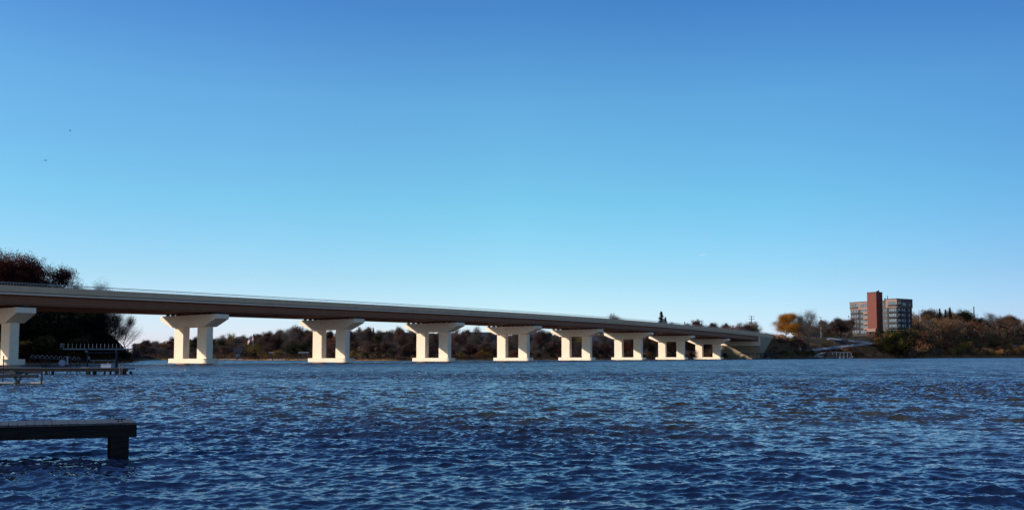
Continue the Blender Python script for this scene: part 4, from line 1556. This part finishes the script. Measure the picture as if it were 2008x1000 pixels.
# ------------------------------------------------------------------ near docks
def near_dock():
    ax = Vector((.95, .31, 0)).normalized()
    pl = Vector((-.5, .866, 0)).normalized()
    zt = .70
    q = at(273, 826.8, 1)
    s = (CAM - zt) / (CAM - q.z)
    c = Vector((q.x * s, q.y * s, 0))          # near right corner
    W = 1.22
    root = thing('dock', 'weathered timber dock with two black cleats at the lower left', 'dock', c)
    L_ = 14.0
    m = MB()
    n = int(L_ / .148)
    for i in range(n):
        a_ = -ax * (i * .148); b_ = -ax * (i * .148 + .140)
        e = pl * W
        dz = random.uniform(-.003, .003)
        ov = pl * -.012
        m.hexa([Vector((p.x, p.y, zt - .038)) for p in (a_ + ov, a_ + e, b_ + e, b_ + ov)], [Vector((p.x, p.y, zt + dz)) for p in (a_ + ov, a_ + e, b_ + e, b_ + ov)])
    o = m.build('deck_boards', M['dock_wood'], root)
    m = MB()
    nrm = Vector((ax.y, -ax.x, 0))
    f0 = nrm * .0 + pl * .03
    def pr(a_, b_, t, z0, z1):
        d_ = (b_ - a_).normalized(); s_ = Vector((-d_.y, d_.x, 0)) * t
        m.hexa([Vector((p.x, p.y, z0)) for p in (a_, b_, b_ + s_, a_ + s_)], [Vector((p.x, p.y, z1)) for p in (a_, b_, b_ + s_, a_ + s_)])
    pr(-ax * L_, Vector((0, 0, 0)) - ax * .002, .05, .418, zt - .04)
    m.build('fascia', M['dock_dark'], root, bevel=.006)
    m = MB(); pr(-ax * L_ + pl * (W - .06), pl * (W - .06), .05, .418, zt - .04); m.build('fascia', M['dock_dark'], root)
    m = MB(); pr(pl * .06, pl * (W - .07), .05, .42, zt - .042); m.build('end_board', M['dock_dark'], root)
    for k, xx in enumerate((-.28, -4.9, -9.6)):
        for yy in (.10, W - .3):
            m = MB(); p = ax * xx + pl * yy
            m.box((p.x, p.y, -.35), (.30, .20, 1.95 - .0 if False else 1.54), math.atan2(ax.y, ax.x))
            m.build('post', M['dock_dark'], root, bevel=.015)
    for (px, py, h_) in ((224, 818.3, 0), (240, 825.2, 0)):
        q = at(px, py, 1); s = (CAM - zt) / (CAM - q.z)
        p = Vector((q.x * s, q.y * s, zt)) - c
        cl = empty('cleat', p, math.atan2(ax.y, ax.x), root)
        m = MB()
        m.tube((-.035, 0, .004), (-.03, 0, .045), .014, .010, 8); m.tube((.035, 0, .004), (.03, 0, .045), .014, .010, 8)
        m.span(-.06, .06, -.025, .025, .002, .010)
        m.build('foot', M['iron'], cl)
        m = MB()
        pts = [(-.115, .062), (-.08, .052), (-.03, .050), (.03, .050), (.08, .052), (.115, .062)]
        for (x0, z0), (x1, z1) in zip(pts[:-1], pts[1:]):
            m.tube((x0, 0, z0), (x1, 0, z1), .012 if abs(x0) < .1 else .007, .012 if abs(x1) < .1 else .007, 8)
        m.build('horn', M['iron'], cl)


near_dock()


def P(px, py, Y): return at(px, py, Y)


def mid_dock():
    Y = 89.0
    x0, x1 = xat(-260, Y), xat(253, Y)
    root = thing('dock', 'long dark dock with white ladder reaching out below the large lift canopy', 'dock', (x0, Y, 0))
    L_ = x1 - x0
    m = MB(); m.span(0, L_, 0, 1.6, .60, .72); m.build('deck', M['dock_wood'], root)
    m = MB(); m.span(-.02, L_ + .02, -.06, -.002, .36, .70); m.build('fascia', M['dock_dark'], root)
    for px, w in ((175, .3), (206.5, .17), (229, .2), (233, .18), (247, .2), (92, .2), (40, .2), (-20, .2), (-90, .2)):
        for yy in (.1, 1.4):
            m = MB(); m.box((xat(px, Y) - x0, yy, -.3), (w, w, 1.3)); m.build('post', M['dock_dark'], root)
    m = MB()
    for px in (237.5, 243):
        x = xat(px, Y) - x0
        m.path([(x, .25, .72), (x, .25, 1.05), (x, .12, 1.14), (x, -.12, 1.1), (x, -.16, .9), (x, -.16, -.3)], .022)
    for z in (.55, .25, 0.0, -.2):
        m.tube((xat(237.5, Y) - x0, -.16, z), (xat(243, Y) - x0, -.16, z), .022, n=5)
    m.build('ladder', M['galv'], root)
    # box on the dock
    b = thing('storage_box', 'pale grey storage box standing on the long dark dock', 'storage box', (xat(208, Y), Y + .5, .722))
    m = MB(); m.span(-.55, .55, -.3, .3, 0, .36); m.build('body', M['lightblue'], b, bevel=.02)
    m = MB(); m.span(-.58, .58, -.33, .33, .363, .42); m.build('lid', M['lightblue'], b, bevel=.02)
    m = MB(); m.box((.08, 0, .5), (.12, .12, .15)); m.build('knob', M['galv'], b)
    # pale plank lying on the dock
    b = thing('plank', 'pale board lying on the dock between the two lift canopies', 'board', (xat(163, Y), Y + .6, .722))
    m = MB(); m.span(-.48, .48, -.14, .14, 0, .07); m.build('board', M['galv'], b)


mid_dock()


def bow(mb, x, y0, y1, z, rise, r, lean=0.0, n=10):
    pts = []
    for k in range(n + 1):
        u = k / n
        pts.append((x + lean * math.sin(math.pi * u), y0 + (y1 - y0) * u, z + rise * math.sin(math.pi * u) ** .6))
    mb.path(pts, r, 5)


def lift_large():
    Y = 91.5
    Y0, a_ = 90.0, R(27)
    X0 = xat(118, Y0)
    root = thing('boat_lift', 'tall boat lift with a long uncovered canopy frame of many bows', 'boat lift', (X0, Y0, 0), a_)
    def x(px):
        t = (px - 1004) / F
        return (t * Y0 - X0) / (math.cos(a_) - t * math.sin(a_))
    def z(py): return (HOR - py) / F * Y + CAM
    cf = empty('canopy_frame', (0, 0, 0), 0, root)
    m = MB()
    m.span(x(124), x(262), -.05, .05, z(685.4), z(683.2))
    m.span(x(124), x(262), 2.75, 2.85, z(685.4), z(683.2))
    m.build('side_rail', M['galv'], cf)
    for i in range(18):
        m = MB()
        xx = x(126.2) + (x(261) - x(126.2)) * i / 17
        bow(m, xx, 0, 2.8, z(683), .50, .017)
        m.build('bow', M['galv'], cf)
    for (pa_, b_) in ((118.5, 125.0), (262.5, 267.0)):
        m = MB()
        pts = [(0, 0), (2.8, 0), (2.8, .25), (2.2, .55), (1.4, .66), (.6, .55), (0, .25)]
        vs = [(x(pa_), y, z(685) + q) for y, q in pts] + [(x(b_), y, z(685) + q) for y, q in pts]
        k = len(pts)
        m.add(vs, [tuple(range(k)), tuple(range(2 * k - 1, k - 1, -1))] + [(i, (i + 1) % k, k + (i + 1) % k, k + i) for i in range(k)])
        m.build('end_panel', M['galv_dark'], cf)
    m = MB(); m.span(x(172), x(236), -.04, .04, z(692.2), z(690.2)); m.span(x(172), x(236), 2.7, 2.8, z(692.2), z(690.2)); m.build('top_beam', M['galv_dark'], root)
    m = MB(); m.span(x(178), x(231), -.06, .06, z(707.3), z(705.6)); m.span(x(178), x(231), 2.7, 2.8, z(707.3), z(705.6)); m.build('cradle_beam', M['galv'], root)
    for px in (173, 231):
        for yy in (0, 2.75):
            m = MB(); m.span(x(px) - .09, x(px) + .09, yy - .08, yy + .08, -.8, z(683.5) if px == 173 else z(690)); m.build('post', M['galv_dark'], root)
    m = MB(); m.span(x(228), x(229.6), -.05, .05, z(690), z(685.5)); m.span(x(184), x(185.5), -.05, .05, z(717), z(707.3))
    m.tube((x(226), 0, z(707.3)), (x(224.5), 0, z(714)), .07, n=5); m.build('strut', M['galv'], root)
    m = MB(); m.span(x(168), x(173), -.2, .1, z(690.5), z(687)); m.span(x(174), x(178), -.2, .1, z(704), z(699)); m.build('winch', M['galv'], root)


lift_large()


def lift_small():
    Y = 97.0
    Y0, a_ = 96.0, R(20)
    X0 = xat(58, Y0)
    root = thing('boat_lift', 'low boat lift with a row of short curved bows and a winch wheel', 'boat lift', (X0, Y0, 0), a_)
    def x(px):
        t = (px - 1004) / F
        return (t * Y0 - X0) / (math.cos(a_) - t * math.sin(a_))
    def z(py): return (HOR - py) / F * Y + CAM
    cf = empty('canopy_frame', (0, 0, 0), 0, root)
    m = MB(); m.beam((x(59), 0, z(701.5)), (x(158), 0, z(705.8)), .1, .13); m.beam((x(66), 2.6, z(701.5)), (x(163), 2.6, z(705.8)), .1, .13)
    m.build('side_rail', M['galv_dark'], cf)
    for i in range(11):
        u = i / 10
        m = MB()
        xx = x(62) + (x(153) - x(62)) * u
        zz = z(701.2) + (z(705.4) - z(701.2)) * u
        pts = []
        for k in range(11):
            t = k / 10
            pts.append((xx, 2.6 * t, zz + .34 * math.sin(math.pi * t) ** .6))
        m.path(pts, .022, 5)
        m.build('bow', M['galv'], cf)
    for px in (84, 92, 134, 153):
        m = MB(); m.span(x(px) - .05, x(px) + .05, .0, .1, -.8, z(703)); m.span(x(px) - .05, x(px) + .05, 2.5, 2.6, -.8, z(703)); m.build('post', M['galv_dark'], root)
    m = MB(); m.span(x(84), x(134), 0, .08, z(720), z(718.6)); m.span(x(84), x(106), 0, .08, z(715.5), z(714.6)); m.build('cradle_beam', M['galv_dark'], root)
    m = MB(); m.tube((x(124.5), -.25, z(711)), (x(124.5), -.15, z(711)), .36, n=16); m.build('winch_wheel', M['lightblue'], root)
    m = MB(); m.span(x(133.2), x(136), -.3, -.12, z(714), z(698.5)); m.build('guide_post', M['lightblue'], root)


lift_small()


def lift_near():
    Y = 58.0
    root = thing('boat_lift', 'dark low boat lift with a pale sunlit bunk board at the left edge', 'boat lift', (xat(40, Y), Y, 0))
    def x(px): return xat(px, Y) - xat(40, Y)
    def z(py): return (HOR - py) / F * Y + CAM
    m = MB(); m.span(x(-70), x(77), -.05, .05, z(740.5), z(734)); m.build('side_beam', M['galv_dark'], root)
    m = MB(); m.span(x(-70), x(58), 1.6, 1.7, z(733.0), z(728)); m.build('side_beam', M['galv_dark'], root)
    m = MB(); m.span(x(41), x(90), -.3, .0, z(753.6), z(751.2)); m.span(x(-70), x(40), -.3, -.2, z(753), z(750.6)); m.build('lower_beam', M['iron'], root)
    m = MB(); m.span(x(43), x(87.5), .05, 1.0, z(750.6), z(748.8)); m.span(x(-70), x(38), .05, .6, z(750.6), z(749.2)); m.build('bunk_board', M['tan_board'], root)
    for px, a_, b_ in ((89.5, 757, 727), (3.5, 754, 733), (-40, 754, 720)):
        m = MB(); m.span(x(px) - .04, x(px) + .04, -.34, -.26, -1.0, z(b_)); m.build('post', M['galv_dark'], root)
    m = MB(); m.beam((x(32), -.1, z(738)), (x(42), -.1, z(752)), .1, .12); m.beam((x(46), -.1, z(738)), (x(40), -.1, z(752)), .1, .12); m.span(x(37), x(42.5), -.2, -.05, z(757), z(748)); m.build('brace', M['galv_dark'], root)
    m = MB(); m.span(x(8), x(28), .3, 1.2, z(733.8), z(729)); m.span(x(14), x(22), .4, 1.0, z(729), z(726.5)); m.build('winch', M['iron'], root)
    o = thing('mooring_pole', 'slim dark mooring pole in front of the first bridge pier', 'mooring pole', (xat(9, 66), 66, 0))
    m = MB(); m.tube((0, 0, -1), (0, 0, (HOR - 697) / F * 66 + CAM), .045, .04, 8); m.build('pole', M['galv_dark'], o)


lift_near()

g = np.random.default_rng(21)  # white quads stand in for sun glints on the left water
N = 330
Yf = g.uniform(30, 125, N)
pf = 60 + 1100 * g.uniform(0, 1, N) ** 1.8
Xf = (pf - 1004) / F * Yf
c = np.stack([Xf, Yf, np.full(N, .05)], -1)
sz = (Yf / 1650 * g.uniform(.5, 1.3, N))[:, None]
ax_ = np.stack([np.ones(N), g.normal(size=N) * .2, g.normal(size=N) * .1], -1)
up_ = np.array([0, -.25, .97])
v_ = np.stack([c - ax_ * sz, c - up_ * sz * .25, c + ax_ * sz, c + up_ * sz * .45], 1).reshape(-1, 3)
ob = bpy.data.objects.new('foam_flecks', np_mesh('foam_flecks', v_, np.arange(N * 4).reshape(N, 4), M['foam']))  # not foam: white quads standing in for sun glints
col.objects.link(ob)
tag(ob, 'tiny white flecks painted as sun glints on the wave tops at the left', 'foam', kind='stuff')

# ------------------------------------------------------------------ birds, vapour trail
for (px, py, sz, lab) in ((77.4, 311, .42, 'small dark bird low in the sky, left one of a close pair'), (80.8, 311, .3, 'small faint bird close right of another in the left sky'), (125, 251, .4, 'lone dark bird highest in the left sky')):
    p = at(px, py, 150)
    root = thing('bird', lab, 'bird', p, random.uniform(0, 2))
    m = MB()
    sec = [(-.30, .01), (-.2, .05), (0, .09), (.18, .06), (.26, .05), (.34, .008)]
    for (a0, r0), (a1, r1) in zip(sec[:-1], sec[1:]):
        m.tube((a0, 0, 0), (a1, 0, 0), r0, r1, 7)
    m.build('body', M['bird'], root)
    for s_ in (-1, 1):
        m = MB(); m.add([(.16, 0, .03), (-.1, 0, .03), (-.12, s_ * .35, .16), (.08, s_ * .4, .18), (-.12, s_ * .72, .08)], [(0, 1, 2, 3), (3, 2, 4)]); m.build('wing', M['bird'], root)
    root.scale = (sz * 1.5,) * 3
m, n_, l_, b_ = new_mat('vapour')
b_.inputs['Base Color'].default_value = (.9, .9, .9, 1)
b_.inputs['Alpha'].default_value = .3
b_.inputs['Emission Color'].default_value = (.8, .9, 1, 1)
b_.inputs['Emission Strength'].default_value = .3  # added glow stands in for sunlight on the trail
b_.inputs['Roughness'].default_value = 1
M['vapour'] = m
mb = MB()
pa, pb = at(1371, 500.5, 6000), at(1389, 497, 6200)
pts = [pa.lerp(pb, k / 8) for k in range(9)]
for k in range(8):
    mb.tube(pts[k], pts[k + 1], 1.2 + 2.0 * math.sin(math.pi * k / 8), 1.2 + 2.0 * math.sin(math.pi * (k + 1) / 8), 8)
tag(mb.build('vapour_trail', M['vapour']), 'short faint white vapour trail low in the sky', 'vapour trail')
